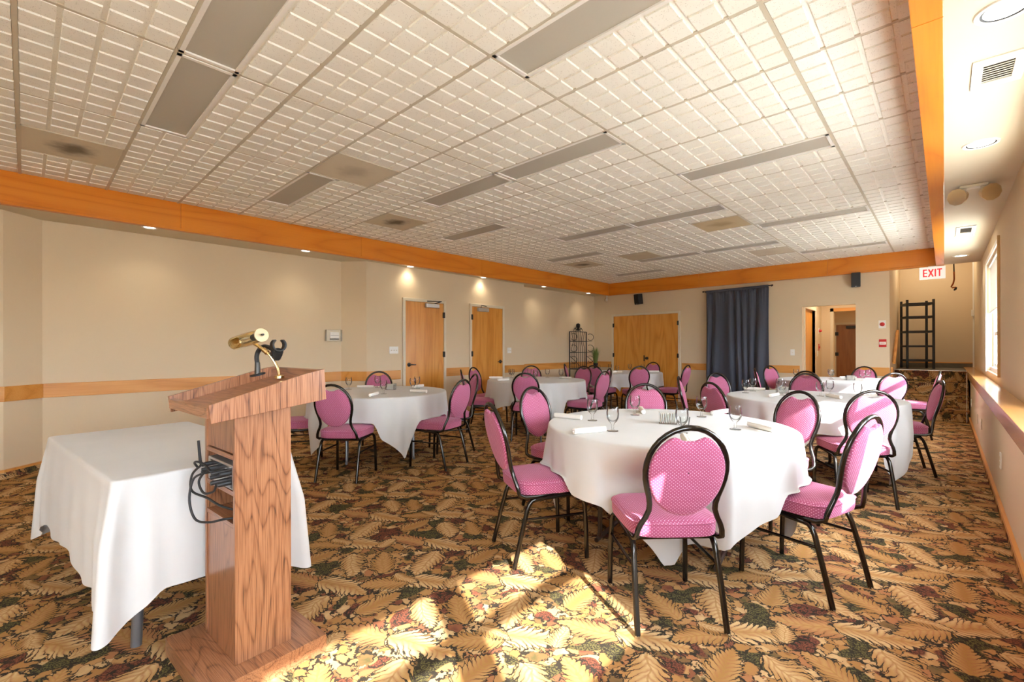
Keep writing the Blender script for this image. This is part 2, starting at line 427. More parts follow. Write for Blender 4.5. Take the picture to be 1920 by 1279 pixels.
ves.box(-2.14, -1.79, 12.3, 12.42, 0, 2.5); ves.box(-1.79, -.82, 12.3, 12.42, 2.05, 2.5)
ves.box(-2.9, -.82, 16.6, 16.7, 0, 2.5); ves.box(-2.9, -2.8, 12.42, 16.6, 0, 2.5); ves.box(-.85, -.83, YF+.12, 16.6, 0, 2.5)
ves.box(-2.9, -.82, YF+.12, 16.7, 2.5, 2.55); ves.box(-3.3, -2.15, 10.3, 10.3001, 0, .001)
ves.box(-3.1, -3.0, 10.6, 11.7, 0, 2.5)
st(ves.build('wall_vestibule', M['wall'], smooth=0))
# ceiling: tiles, grid, soffits
TX0, TX1 = -6.30, -.10
GX = [-.635-1.2192*i for i in range(-1, 6)]; GY = [-.036+.6096*k for k in range(-8, 18)]
LIGHTS = [(0, -1, 1), (1, 0, 1)] + [(m0, m1, k) for k in (5, 9, 13) for m0, m1 in ((-1, 0), (0, 1))]
LIGHTS = [(-1, 1), (0, 1)] + [(m, k) for k in (5, 9, 13) for m in (-1, 0)] + [(-2, k) for k in (3, 7, 11, 15)] + [(1, k) for k in (3, 7, 11, 15)]
VENTS = [(1.5, 0), (.5, 3), (1.5, 5), (-1, 10), (1.5, 12), (.5, 12), (-1, 14)]
mx = lambda m: -3.074-1.2192*m; ky = lambda k: -.036+.6096*k
blocked = [(mx(m+1), mx(m), ky(k), ky(k+.5)) for m, k in LIGHTS]+[(mx(m+.5), mx(m), ky(k), ky(k+1)) for m, k in VENTS]
ceil = st(bx(-7.1, .6, YB, YF+.13, ZC+.02, ZC+.12).build('ceiling', M['grid'], smooth=0))
C6 = .1524; tb = MB()
i0 = int((TX1+.635)/C6)+1; 
for i in range(-38, i0+1):
    xa = -.635+i*C6; xb = xa+C6
    xa, xb = max(xa, TX0), min(xb, TX1)
    if xb-xa < .05: continue
    for j in range(-4, 72):
        ya = -.036+j*C6; yb = min(ya+C6, 10.33)
        if yb-ya < .05: continue
        cx, cy = (xa+xb)/2, (ya+yb)/2
        if any(p < cx < q and r < cy < t for p, q, r, t in blocked): continue
        g, h = .0112, .0135
        vs = [(xa+g, ya+g, ZC+.010), (xb-g, ya+g, ZC+.010), (xb-g, yb-g, ZC+.010), (xa+g, yb-g, ZC+.010),
              (xa+h, ya+h, ZC), (xb-h, ya+h, ZC), (xb-h, yb-h, ZC), (xa+h, yb-h, ZC)]
        tb.add(vs, [(7, 6, 5, 4), (0, 1, 5, 4), (1, 2, 6, 5), (2, 3, 7, 6), (3, 0, 4, 7)])
tb.box(TX0, TX1, YB, 10.33, ZC+.0095, ZC+.0201)
tb.build('ceiling_tile', M['tile'], ceil, smooth=0)
gb = MB()
for x in GX:
    if TX0 < x < TX1: gb.box(x-.011, x+.011, -.9, 10.33, ZC+.003, ZC+.011)
for yy in GY:
    if -1 < yy < 10.33: gb.box(TX0, TX1, yy-.011, yy+.011, ZC+.0025, ZC+.0105)
gb.build('ceiling_grid', M['grid'], ceil, smooth=0)
so = MB(); so.box(-7.0, TX0-.05, YB, YF+.001, ZS, ZC+.02); so.box(-.01, XR, YB, 10.33, ZS-.01, ZC+.02); so.box(-6.4, -.0, 10.40-.02, YF+.001, ZS, ZC+.02)
so.box(TX0-.02, TX0-.05, YB, YF, ZS, ZC)
st(so.build('ceiling_soffit', M['soffit'], smooth=0))
# oak fascia beams with a thin lip
b = MB()
cuts = [YB, 1.21, 3.42, 5.86, 8.3, 10.33]
for i in range(5): b.box(TX0-.045, TX0, cuts[i]+.001, cuts[i+1]-.001, 2.625, ZC+.012)
st(b.build('trim_1', M['beam_y'], smooth=0, bevel=.003)); 
st(bx(TX0-.05, TX0+.018, YB, 10.33, 2.60, 2.628).build('trim_2', M['beam_y'], smooth=0, bevel=.004))
b = MB(); cuts = [-6.30, -4.45, -2.1, -.1]
b.box(-6.30, -4.0, 10.33, 10.38, 2.625, ZC+.012); b.box(-3.998, -1.6, 10.33, 10.38, 2.625, ZC+.012); b.box(-1.598, -.1, 10.33, 10.38, 2.625, ZC+.012)
st(b.build('trim_3', M['beam_x'], smooth=0, bevel=.003))
st(bx(-6.30, -.1, 10.312, 10.39, 2.60, 2.628).build('trim_4', M['beam_x'], smooth=0, bevel=.004))
b = MB(); b.box(-.1, 0, YB, 2.55, 2.605, ZC+.012); b.box(-.1, 0, 2.553, 10.395, 2.605, ZC+.012)
st(b.build('trim_5', M['beam_y'], smooth=0, bevel=.003))
# chair rails and coved carpet bases
def rail(name, pts, mat): return st(wallstrip(pts, .018, .752, .90).build(name, mat, smooth=0, bevel=.004))
def clip(p, q, y0): t = (y0-p[1])/(q[1]-p[1]); return (p[0]+(q[0]-p[0])*t, y0)
rail('trim_6', LW[0:5]+[clip(LW[4], LW[5], 4.25)], M['rail_y'])
rail('trim_7', [clip(LW[4], LW[5], 5.20), clip(LW[4], LW[5], 5.755)], M['rail_y'])
rail('trim_8', [clip(LW[4], LW[5], 6.72), LW[5], LW[6], LW[7]], M['rail_y'])
for k, (a, c) in enumerate(((-6.77, -6.27), (-4.41, -2.06), (-1.14, -.70))):
    st(bx(a, c, YF-.018, YF, .752, .90).build('trim_%d' % (9+k), M['rail_x'], smooth=0, bevel=.004))
def base(side, pts):
    o = st(wallstrip(pts, .012, 0, .065).build('baseboard_'+side, M['carpet'], smooth=0))
    wallstrip(pts, .018, .065, .09).build('cap_moulding', M['rail_y'], o, smooth=0)
base('left', LW[0:5]+[clip(LW[4], LW[5], 4.25)])
base('left_between_doors', [clip(LW[4], LW[5], 5.2), clip(LW[4], LW[5], 5.755)])
base('left_corner', [clip(LW[4], LW[5], 6.72), LW[5], LW[6], LW[7]])
base('far', [(-4.41, YF), (-2.06, YF)]); base('far_right', [(-1.14, YF), (-.70, YF)])
# low wall and oak ledge along the windows
XB = .29
st(bx(XB+.02, XR-.001, YB, 10.7, 0, .84).build('wall_ledge', M['wall'], smooth=0))
b = MB(); b.box(XB-.02, XR-.001, YB, YB2, .84, .865); b.box(XB-.005, XB+.02, YB, YB2, .73, .84)
st(b.build('trim_20', M['bench_y'], smooth=0, bevel=.003))
bb = st(bx(XB+.006, XB+.02, YB, 10.7, 0, .07).build('baseboard_right', M['carpet'], smooth=0))
bx(XB+.0, XB+.02, YB, 10.7, .07, .10).build('cap_moulding', M['rail_y'], bb, smooth=0)
st(bx(-7, .6, YB-.15, YB, 0, 3.0).build('wall_rear', M['wall'], smooth=0))
# carpeted steps up to the landing
stp = MB()
for k in range(4): stp.box(-.70, XB+.015 if k else XB+.015, 10.7+.25*k, YB2, ZL/4*k, ZL/4*(k+1)-(.002 if k == 3 else 0))
for k in range(4): stp.box(-.70, XB+.015, 10.685+.25*k, 10.70+.25*k, ZL/4*(k+1)-.03, ZL/4*(k+1)-.002)
st(stp.build('floor_stairs', M['carpet'], smooth=0, bevel=.012))
st(bx(-.70, XB+.015, 11.435, 11.47, ZL-.004, ZL+.006).build('trim_21', M['alu'], smooth=0))
st(bx(.262, .272, 10.69, 10.70, 0, ZL).build('trim_22', M['frame'], smooth=0))
st(bx(-.70, XR, YB2-.012, YB2, ZL, ZL+.10).build('baseboard_landing', M['concrete'], smooth=0))
st(bx(-.70, XR, YB2-.016, YB2, ZL+.10, ZL+.12).build('trim_23', M['rail_x'], smooth=0))
st(bx(-.688, XB, 11.47, YB2, ZL, ZL+.004).build('floor_landing', M['concrete'], smooth=0))
# ------------------------------------------------------------------ windows with blinds
def window(idx, y0, y1):
    w = st(empty('window_%d' % idx, (XR, (y0+y1)/2, WZ0)))
    w['kind'] = 'structure'
    hw = (y1-y0)/2; hz = WZ1-WZ0
    f = MB()
    X0, X1 = .06, .14
    nsash = 3 if hw > 1.1 else 2
    wd = 2*hw/nsash; edges = [-hw+wd*k for k in range(nsash+1)]
    for k, e in enumerate(edges):
        a, c = (e, e+.05) if k == 0 else ((e-.05, e) if k == nsash else (e-.045, e+.045)); f.box(X0, X1, a, c, 0, hz)
    f.box(X0-.03, X1, -hw, hw, 0, .05); f.box(X0, X1, -hw, hw, hz-.05, hz)
    f.build('window_frame', M['winwhite'], w, smooth=0, bevel=.004)
    for k in range(nsash):
        a, c = edges[k]+.05, edges[k+1]-.05
        sh = MB()
        sh.box(.075, .11, a, a+.03, .05, hz-.05); sh.box(.075, .11, c-.03, c, .05, hz-.05)
        sh.box(.075, .11, a, c, .05, .09); sh.box(.075, .11, a, c, hz-.09, hz-.05); sh.box(.07, .115, a, c, .46, .51)
        so = sh.build('sash', M['winwhite'], w, smooth=0, bevel=.003)
        bx(.09, .094, a+.03, c-.03, .085, hz-.085).build('pane', M['pane'], so, smooth=0)
    cs = MB()
    bx(-.022, 0, -hw-.02, -hw, -.0, hz+.05).build('casing', M['casing'], w, smooth=0, bevel=.003)
    cs.box(-.012, 0, hw, hw+.05, -.02, hz+.05); cs.box(-.012, 0, -hw, hw, hz, hz+.05)
    cs.build('casing', M['winwhite'], w, smooth=0, bevel=.003)
    return w
WLAB = ['white mini blind half lowered in the window behind the camera', 'white mini blind half lowered in the window beside the camera', 'white mini blind half lowered in the middle window', 'white mini blind half lowered in the window nearest the stair recess']
for i, (a, c) in enumerate(WIN):
    window(i+1, a, c)
    bl = empty('window_blind', (XR+.035, (a+c)/2, WZ1), 0, WLAB[i], 'window blind', 'mini blinds')
    bz = (2.2, 1.70, 1.70, 1.74)[i]
    nb_ = 3 if c-a > 2.2 else 2
    for k in range(nb_):
        y0 = -(c-a)/2+(c-a)/nb_*k+.025; y1 = y0+(c-a)/nb_-.05
        bx(-.02, .02, y0, y1, -.04, -.005).build('head_rail', M['blind'], bl, smooth=0)
        sl = MB(); z = -.05
        while WZ1+z > bz:
            sl.add([(-.006, y0, z+.011), (.006, y0, z-.011), (.006, y1, z-.011), (-.006, y1, z+.011), (-.007, y0, z+.010), (.005, y0, z-.012), (.005, y1, z-.012), (-.007, y1, z+.010)],
                   [(0, 1, 2, 3), (7, 6, 5, 4), (0, 4, 5, 1), (1, 5, 6, 2), (2, 6, 7, 3), (3, 7, 4, 0)]); z -= .021
        sl.build('slats', M['blind'], bl, smooth=0)
        bx(-.012, .012, y0, y1, z-.012, z+.003).build('bottom_rail', M['blind'], bl, smooth=0)
# ------------------------------------------------------------------ ceiling fixtures
LN = {(-1, 1): 'long unlit flat ceiling light nearest the upper edge beside the lectern end', (0, 1): 'unlit ceiling light above the draped rectangular table'}
rows = {1: 'the first row', 3: 'the second row', 5: 'the third row', 7: 'the fourth row', 9: 'the fifth row', 11: 'the sixth row', 13: 'the seventh row', 15: 'the last row by the far beam'}
colname = {-2: 'toward the window side beam', -1: 'window side of the pair', 0: 'door side of the pair', 1: 'toward the door side beam'}
for m, k in LIGHTS:
    L = empty('ceiling_light', (mx(m+.5), ky(k+.25), ZC), 0, 'unlit flat light in %s, %s' % (rows[k], colname[m]), 'ceiling light', 'unlit ceiling troffers')
    f = MB(); hx, hy = .6096-.011, .1524-.006
    for a in ((-hx, hx, -hy, -hy+.022), (-hx, hx, hy-.022, hy), (-hx, -hx+.022, -hy, hy), (hx-.022, hx, -hy, hy)): f.box(*a, -.002, .018)
    f.build('frame', M['white'], L, smooth=0)
    bx(-hx+.02, hx-.02, -hy+.02, hy-.02, .008, .016).build('diffuser', M['lens'], L, smooth=0)
VL = ['square ceiling vent with dark soot stain nearest the camera above draped table', 'pale square ceiling vent with faint smudge at the end of a light', 'square ceiling vent with black stain by the beam near two light fixtures',
      'tan stained square ceiling vent between two window side lights', 'square ceiling vent with dark stain nearest the far left beam corner', 'plain square ceiling panel touching a far light', 'plain square ceiling panel nearest the far beam']
VC = [(srgb(214, 204, 180), srgb(96, 86, 68), .9), (srgb(218, 208, 184), srgb(176, 162, 138), .6), (srgb(208, 197, 170), srgb(92, 82, 62), .95), (srgb(206, 188, 148), srgb(162, 136, 94), .7),
      (srgb(208, 197, 170), srgb(96, 86, 66), .95), (srgb(208, 197, 168), srgb(194, 182, 152), .4), (srgb(218, 209, 186), srgb(204, 194, 168), .4)]
for i, (m, k) in enumerate(VENTS):
    v = empty('ceiling_vent', (mx(m+.25), ky(k+.5), ZC), 0, VL[i], 'ceiling vent', 'square ceiling vents')
    bx(-.294, .294, -.294, .294, .001, .014).build('face_plate', mk_vent('vent_face_%d' % i, 0, 0, *VC[i]), v, smooth=0)
    f = MB()
    for a in ((-.297, .297, -.297, -.288), (-.297, .297, .288, .297), (-.297, -.288, -.297, .297), (.288, .297, -.297, .297)): f.box(*a, -.002, .014)
    f.build('frame', M['grid'], v, smooth=0)
def downlight(x, y, z, r, label, power):
    d = empty('downlight', (x, y, z), 0, label, 'recessed light', 'recessed downlights')
    MB().lathe([(r*.78, -.001), (r*.80, -.006), (r*.97, -.007), (r, -.001), (r*.78, -.001)], 32, cap=False).build('trim_ring', M['white'], d)
    MB().lathe([(0.0001, -.0015), (r*.70, -.0015), (r*.70, -.0005)], 32).build('lens', M['lamp'], d)
    MB().lathe([(r*.70, -.002), (r*.80, -.004), (r*.80, -.001), (r*.7, -.001), (r*.70, -.002)], 32, cap=False).build('gasket', M['black'], d)
    ld = bpy.data.lights.new('downlight_lamp', 'SPOT'); lo = bpy.data.objects.new('downlight_lamp', ld); COL.objects.link(lo)
    lo.parent = d; lo.location = (0, 0, -.02); ld.energy = power; ld.spot_size = 2.3; ld.spot_blend = 1.0; ld.color = (1, .87, .68); ld.shadow_soft_size = .05
nb = ['above the draped rectangular table', 'by the start of the wall jog', 'above the first oak door', 'above the second oak door', 'past the second oak door', 'in the far corner by the plant rack']
for i, yy in enumerate((.95, 2.67, 4.39, 6.05, 7.88, 9.63)):
    downlight(-6.45, yy, ZS, .075, 'small lit downlight behind the oak beam, '+nb[i], 5)
for yy, t in ((2.67, 'large round downlight in the window soffit nearest the camera'), (4.33, 'round downlight in the window soffit next to the emergency lamps'),
              (7.77, 'round downlight in the window soffit beside the small vent'), (9.48, 'round downlight in the window soffit nearest the stair recess')):
    downlight(.178, yy, ZS-.01, .092, t, 6)
def soffit_vent(y0, y1, x0, x1, label):
    v = empty('soffit_vent', ((x0+x1)/2, (y0+y1)/2, ZS-.01), 0, label, 'vent', 'soffit vents')
    hx, hy = (x1-x0)/2, (y1-y0)/2; f = MB(); ix, iy = hx*.58, hy*.62
    f.box(-hx, hx, -hy, -iy, -.008, 0); f.box(-hx, hx, iy, hy, -.008, 0); f.box(-hx, -ix, -iy, iy, -.008, 0); f.box(ix, hx, -iy, iy, -.008, 0)
    f.build('face_plate', M['white'], v, smooth=0, bevel=.002)
    s = MB()
    for k in range(8):
        yy = -iy+2*iy*(k+.5)/8; s.add([(-ix, yy-.008, -.004), (ix, yy-.008, -.004), (ix, yy+.010, -.0005), (-ix, yy+.010, -.0005)], [(0, 1, 2, 3)])
    s.build('louvres', M['frame'], v, smooth=0, solid=.001)
    bx(-ix, ix, -iy, iy, -.0012, -.0004).build('duct', M['bronze'], v, smooth=0)
soffit_vent(3.07, 3.40, .10, .28, 'white louvred vent in the window soffit between the two nearest downlights')
soffit_vent(7.18, 7.66, .10, .26, 'white louvred vent in the soffit right by the far window')
em = empty('emergency_light', (.178, 5.40, ZS-.01), 0, 'twin head emergency light on the window soffit', 'emergency light')
MB().box(-.085, .085, -.04, .04, -.025, 0).build('base_plate', M['frame'], em, bevel=.008)
for s in (-1, 1):
    h = empty('lamp_head', (s*.085, -.03, -.085)); h.parent = em; h.rotation_euler = (math.radians(105), 0, s*.5)
    MB().tube([(0, 0, 0), (0, -.04, -.03)], .012).lathe([(.03, -.05), (.045, -.04), (.066, .02), (.068, .035), (.062, .036)], 10).build('housing', M['brasspale'], h)
    MB().lathe([(0.0001, .028), (.05, .032), (.062, .034)], 24).build('lens', M['alu'], h)
    MB().tube([(s*.05, 0, -.02), (s*.085, -.03, -.06)], .014).build('swivel', M['frame'], em)
# exit sign
ex = empty('exit_sign', (-.145, 10.30, 2.60), 0, 'white illuminated exit sign with red letters under the beam', 'exit sign')
bx(-.16, .16, -.02, .02, -.215, -.01).build('housing', M['exitface'], ex, smooth=0, bevel=.004)
def letters():
    out = MB(); hgt = .125; z0 = -.175; st_ = .018; yf = -.0225; yb = -.0195; x = -.115
    def bar(x0, z0_, x1, z1_, t):
        d = Vector((x1-x0, 0, z1_-z0_)).normalized(); n_ = Vector((-d.z, 0, d.x))*t/2
        a, c = Vector((x0, 0, z0_)), Vector((x1, 0, z1_))
        q = [a+n_, c+n_, c-n_, a-n_]
        out.add([(p.x, yf, p.z) for p in q]+[(p.x, yb, p.z) for p in q], [(0, 1, 2, 3), (7, 6, 5, 4), (0, 4, 5, 1), (1, 5, 6, 2), (2, 6, 7, 3), (3, 7, 4, 0)])
    zt = z0+hgt
    bar(x+.009, z0, x+.009, zt, st_)
    for z in (z0+.009, z0+hgt/2, zt-.009): bar(x+.009, z, x+.052, z, st_)
    x += .07; bar(x, z0, x+.056, zt, st_); bar(x, zt, x+.056, z0, st_)
    x += .082; bar(x, z0, x, zt, st_)
    x += .02; bar(x, zt-.009, x+.062, zt-.009, st_); bar(x+.031, z0, x+.031, zt, st_)
    return out
letters().build('lettering', M['exitred'], ex, smooth=0)
bx(-.05, .05, -.015, .015, -.012, .0).build('canopy', M['white'], ex, smooth=0)
# ------------------------------------------------------------------ doors
def door(idx, hinge_left, y0, y1, x, closer=True):
    """single oak door on the left wall, facing +X"""
    d = st(empty('door_%d' % idx, (x, (y0+y1)/2, 0)))
    hw = (y1-y0)/2
    f = MB(); f.box(-.002, .03, -hw-.05, -hw, 0, 2.105); f.box(-.002, .03, hw, hw+.05, 0, 2.105); f.box(-.002, .03, -hw, hw, 2.055, 2.105)
    f.build('door_frame', M['frame'], d, smooth=0, bevel=.004)
    bx(-.002, .016, -hw+.003, hw-.003, .01, 2.052).build('door_slab', M['door_z'], d, smooth=0)
    hs = -1 if hinge_left else 1
    for z in (.35, 1.10, 1.80): bx(.014, .034, hs*hw-.022, hs*hw+.022, z, z+.10).build('hinge', M['bronze'], d, smooth=0)
    hy = -hs*(hw-.07)
    lv = MB().lathe([(.034, 0), (.034, .012), (.012, .016), (.012, .05)], 20, (.016, hy, .985), Matrix.Rotation(PI/2, 3, 'Y'))
    lv.tube([(.062, hy, .985), (.064, hy+hs*.04, .985), (.060, hy+hs*.11, .983)], [.011, .010, .008])
    lv.build('handle', M['bronze'], d)
    if closer:
        cy = hs*(hw-.27)
        c = bx(.016, .07, cy-.14, cy+.14, 1.965, 2.035).build('door_closer', M['alu'], d, smooth=0, bevel=.006)
        MB().tube([(.045, cy+hs*.05, 2.04), (.14, cy+hs*.13, 2.075), (.03, cy-hs*.10, 2.075)], .008).build('closer_arm', M['black'], c)
door(1, False, 4.335, 5.14, -6.546); door(2, True, 5.815, 6.65, -6.551)
d = st(empty('door_3', (-5.345, YF, 0)))
f = MB(); f.box(-.90, -.85, -.03, .002, 0, 2.11); f.box(.85, .90, -.03, .002, 0, 2.11); f.box(-.85, .85, -.03, .002, 2.06, 2.11)
f.build('door_frame', M['frame'], d, smooth=0, bevel=.004)
for s in (-1, 1):
    a, c = sorted((s*.003, s*.847))
    bx(a, c, -.018, .002, .01, 2.057).build('door_slab', M['door_z'], d, smooth=0)
    for z in (.35, 1.02, 1.78): bx(s*.85-.02, s*.85+.02, -.034, -.015, z, z+.10).build('hinge', M['bronze'], d, smooth=0)
MB().lathe([(.036, 0), (.036, .010), (.015, .014), (.015, .03), (.030, .045), (.026, .062), (.0001, .066)], 20, (.075, -.018, 1.0), Matrix.Rotation(PI/2, 3, 'X')).build('door_knob', M['bronze'], d)
bx(-.012, .012, -.03, -.018, .93, 1.07).build('astragal_plate', M['bronze'], d, smooth=0)
d = st(empty('door_4', (-2.03, 11.12, 0)))
f = MB(); f.box(-.10, .025, -.56, -.50, 0, 2.10); f.box(-.10, .025, .50, .56, 0, 2.10); f.box(-.10, .025, -.5, .5, 2.04, 2.10); f.build('door_frame', M['frame'], d, smooth=0)
bx(-.08, -.04, -.497, .497, .01, 2.037).build('door_slab', M['door_z'], d, smooth=0)
bx(-.045, -.015, -.46, -.40, .95, 1.35).build('push_plate', M['bronze'], d, smooth=0)
d = st(empty('door_5', (-1.85, 16.6, 0)))
f = MB(); f.box(-.56, -.50, -.04, .0, 0, 1.98); f.box(.5, .56, -.04, 0, 0, 1.98); f.box(-.5, .5, -.04, 0, 1.92, 1.98); f.build('door_frame', M['frame'], d, smooth=0)
bx(-.497, .497, -.025, 0, .01, 1.917).build('door_slab', M['door_dark'], d, smooth=0)
for z in (1.0, 1.6): bx(-.52, -.44, -.05, -.02, z, z+.10).build('hinge', M['black'], d, smooth=0)
bx(-.25, .15, -.10, -.025, 1.80, 1.88).build('door_closer', M['black'], d, smooth=0)
st(bx(-1.85, -.82, 12.285, 12.30, 2.05, 2.12).build('trim_24', M['rail_x'], smooth=0))
st(bx(-1.85, -1.79, 12.285, 12.30, 0, 2.12).build('trim_25', M['frame'], smooth=0))
for x, yy, e in ((-1.5, 11.4, 6), (-1.8, 14.5, 5), (-.2, 12.0, 6)):  # unseen area lamps added to brighten the hallway and the stair recess
    ld = bpy.data.lights.new('vestibule_lamp', 'AREA'); lo = bpy.data.objects.new('vestibule_lamp', ld); COL.objects.link(lo)
    ld.energy = e; ld.size = .4; ld.color = (1, .86, .66); lo.location = (x, yy, 2.46 if x < -1 else 3.36)
# ------------------------------------------------------------------ wall fittings
def plate(name, loc, rz, w, h, label, cat, mat, group=None, extra=None):
    o = empty(name, loc, rz, label, cat, group)
    bx(-w/2, w/2, -.008, .001, -h/2, h/2).build('plate', mat, o, smooth=0, bevel=.002)
    if extra: extra(o)
    return o
def toggles(k):
    def f(o):
        for i in range(k):
            x = (i-(k-1)/2)*.046
            bx(x-.005, x+.005, -.02, -.008, -.012, .006).build('toggle', M['frame'], o, smooth=0)
    return f
def outlet(o):
    for z in (-.02, .02): bx(-.016, .016, -.0105, -.008, z-.014, z+.014).build('socket', M['frame'], o, smooth=0, bevel=.001)
LRZ = PI/2; RRZ = -PI/2
plate('light_switch', (-6.546, 4.125, 1.232), LRZ, .165, .115, 'white triple light switch left of the first oak door', 'light switch', M['white'], None, toggles(3))
plate('light_switch', (-6.553, 6.865, 1.21), LRZ, .115, .115, 'white double light switch right of the second oak door', 'light switch', M['white'], None, toggles(2))
plate('light_switch', (-2.185, YF, 1.16), 0, .075, .12, 'white single light switch left of the hallway opening', 'light switch', M['white'], None, toggles(1))
plate('power_outlet', (XB+.02, 5.03, .41), RRZ, .075, .12, 'white outlet on the low wall nearest the camera', 'outlet', M['white'], 'outlets on the low wall', outlet)
plate('power_outlet', (XB+.02, 8.35, .345), RRZ, .075, .12, 'cream outlet on the low wall, far one of the middle two', 'outlet', M['frame'], 'outlets on the low wall', outlet)
plate('power_outlet', (XB+.02, 7.51, .38), RRZ, .075, .12, 'cream outlet on the low wall, near one of the middle two', 'outlet', M['frame'], 'outlets on the low wall', outlet)
plate('power_outlet', (XB+.02, 10.2, .38), RRZ, .075, .12, 'white outlet on the low wall nearest the steps', 'outlet', M['white'], 'outlets on the low wall', outlet)
th = empty('thermostat', (-6.868, 3.25, 1.46), LRZ, 'cream thermostat under a clear locking cover on the door side wall', 'thermostat')
bx(-.12, .12, -.012, .001, -.085, .085).build('cover_base', M['frame'], th, smooth=0, bevel=.004)
bx(-.055, .085, -.04, -.012, -.045, .05).build('control_box', M['white'], th, smooth=0, bevel=.006)
bx(-.05, .08, -.042, -.012, -.062, -.05).build('lower_slot', M['black'], th, smooth=0)
bx(-.05, .08, -.0415, -.04, .0, .004).build('scale_line', M['bronze'], th, smooth=0)
g = MB()
for a in ((-.125, .125, -.06, .0, .085, .09), (-.125, .125, -.06, .0, -.09, -.085), (-.125, -.12, -.06, 0, -.085, .085), (.12, .125, -.06, 0, -.085, .085)): g.box(*a)
g.build('clear_cover', M['glass'], th, smooth=0)
al = plate('fire_strobe', (-.80, YF, 1.665), 0, .10, .14, 'white plate with a round red fire alarm light by the stair recess', 'fire alarm', M['white'])
MB().lathe([(.036, 0), (.034, .02), (.022, .035), (.0001, .04)], 20, (0, -.008, 0), Matrix.Rotation(PI/2, 3, 'X')).build('red_lens', M['red'], al)
pu = plate('fire_pull_station', (-.795, YF, 1.33), 0, .105, .14, 'red fire alarm pull station below the alarm light', 'fire alarm', M['red'])
bx(-.045, .045, -.022, -.008, -.025, .025).build('pull_handle', M['white'], pu, smooth=0, bevel=.003)
bx(-.03, .03, -.024, -.022, -.004, .004).build('handle_text_bar', M['red'], pu, smooth=0)
o = plate('fire_strobe', (-2.02+.0, 12.02, 1.62), LRZ, .10, .12, 'small red alarm light on the hallway side wall', 'fire alarm', M['white'])
MB().lathe([(.034, 0), (.034, .02), (.018, .05), (.0001, .055)], 16, (0, -.008, 0), Matrix.Rotation(PI/2, 3, 'X')).build('red_lens', M['red'], o)
o = plate('fire_pull_station', (-2.02, 12.02, 1.26), LRZ, .10, .15, 'red pull station on the hallway side wall', 'fire alarm', M['red'])
bx(-.04, .04, -.025, -.008, -.02, .02).build('pull_handle', M['red'], o, smooth=0)
plate('light_switch', (-2.02, 11.86, 1.12), LRZ, .075, .12, 'white switch on the hallway side wall below the red pull station', 'light switch', M['white'], None, toggles(1))
# speakers
def speaker(loc, w, dp, h, rz, tilt, label):
    s = empty('wall_speaker', loc, rz, label, 'speaker', 'wall speakers')
    R = Matrix.Rotation(tilt, 3, 'X')
    bx(-w/2, w/2, -dp, 0, -h/2, h/2, R).build('cabinet', M['blackplastic'], s, smooth=0, bevel=.01)
    bx(-w/2+.008, w/2-.008, -dp-.006, -dp+.002, -h/2+.03, h/2-.008, R).build('grille', M['rubber'], s, smooth=0, bevel=.002)
    bx(-.012, .012, -dp-.003, -dp+.001, -h/2+.010, -h/2+.018, R).build('badge', M['alu'], s, smooth=0)
    MB().tube([(0, -.03, 0), (0, .05, .02)], .018).build('bracket', M['black'], s)
speaker((-5.42, YF-.06, 2.45), .17, .13, .25, -.35, .12, 'black wall speaker above the oak double doors')
speaker((-1.17, YF-.05, 2.48), .135, .12, .26, .12, .06, 'black wall speaker above the hallway opening')
# hanging globe under the beam corner
pg = empty('globe_lamp', (-6.38, 10.36, 2.62), 0, 'small clear globe light hanging from the far beam corner', 'lamp')
MB().tube([(0, 0, -.0), (0, 0, -.07)], [.018, .014], 12).build('stem', M['white'], pg)
MB().lathe([(.014, -.06), (.045, -.075), (.062, -.11), (.063, -.14), (.045, -.175), (.0001, -.188)], 24).build('globe', M['glass'], pg)
MB().lathe([(.012, -.07), (.026, -.10), (.028, -.13), (.0001, -.155)], 16).build('bulb', M['white'], pg)
# curtain on a rod
CX0, CX1, CZ = -3.84, -2.57, 2.50
rod = empty('curtain_rod', ((CX0+CX1)/2, YF-.09, CZ), 0, 'thin black rod holding the dark curtain', 'curtain rod')
MB().tube([(-.67, 0, -.008), (.67, 0, .012)], .010, 10).build('pole', M['black'], rod)
for s in (-1, 1):
    MB().lathe([(.0001, -.02), (.016, -.012), (.018, 0), (.012, .014), (.0001, .018)], 12, (s*.685, 0, s*.01+.002), Matrix.Rotation(PI/2, 3, 'Y')).build('finial', M['black'], rod)
    MB().tube([(s*.655, 0, s*.01), (s*.655, .088, s*.01-.01)], .007).build('bracket', M['black'], rod)
cu = empty('curtain', ((CX0+CX1)/2, YF-.09, 0), 0, 'dark slate floor length curtain on a black rod', 'curtain')
rows_ = []
for i in range(26):
    z = CZ-.02-(CZ-.05)*i/25; row = []
    for j in range(181):
        u = j/180; x = -.62+1.24*u
        ph = 2*PI*(7.2*u+.25*math.sin(2*PI*u*1.5+1)+.02*i*math.sin(9*u))
        am = (.012+.016*min(1, i/8))*(1+.4*math.sin(5*u*PI+.5))
        fine = .006*math.sin(2*PI*26*u+1.2)*max(0, 1-i/5)
        row.append((x*(1-.012*math.sin(i*.2)), am*math.cos(ph)*(1 if math.cos(ph) > 0 else .75)+fine-.005, z+.02*(u-.5)*(1-i/25)))
    rows_.append(row)
MB().grid(rows_).build('drape', M['curtain'], cu, smooth=180, solid=.004)
MB().grid([[(-.62+1.24*u/60, -.012-.004*math.sin(u*2.4), CZ+.018+.02*(u/60-.5)) for u in range(61)], [(-.62+1.24*u/60, -.014-.006*math.sin(u*2.4), CZ-.03+.02*(u/60-.5)) for u in range(61)]]).build('heading', M['curtain'], cu, smooth=180, solid=.003)
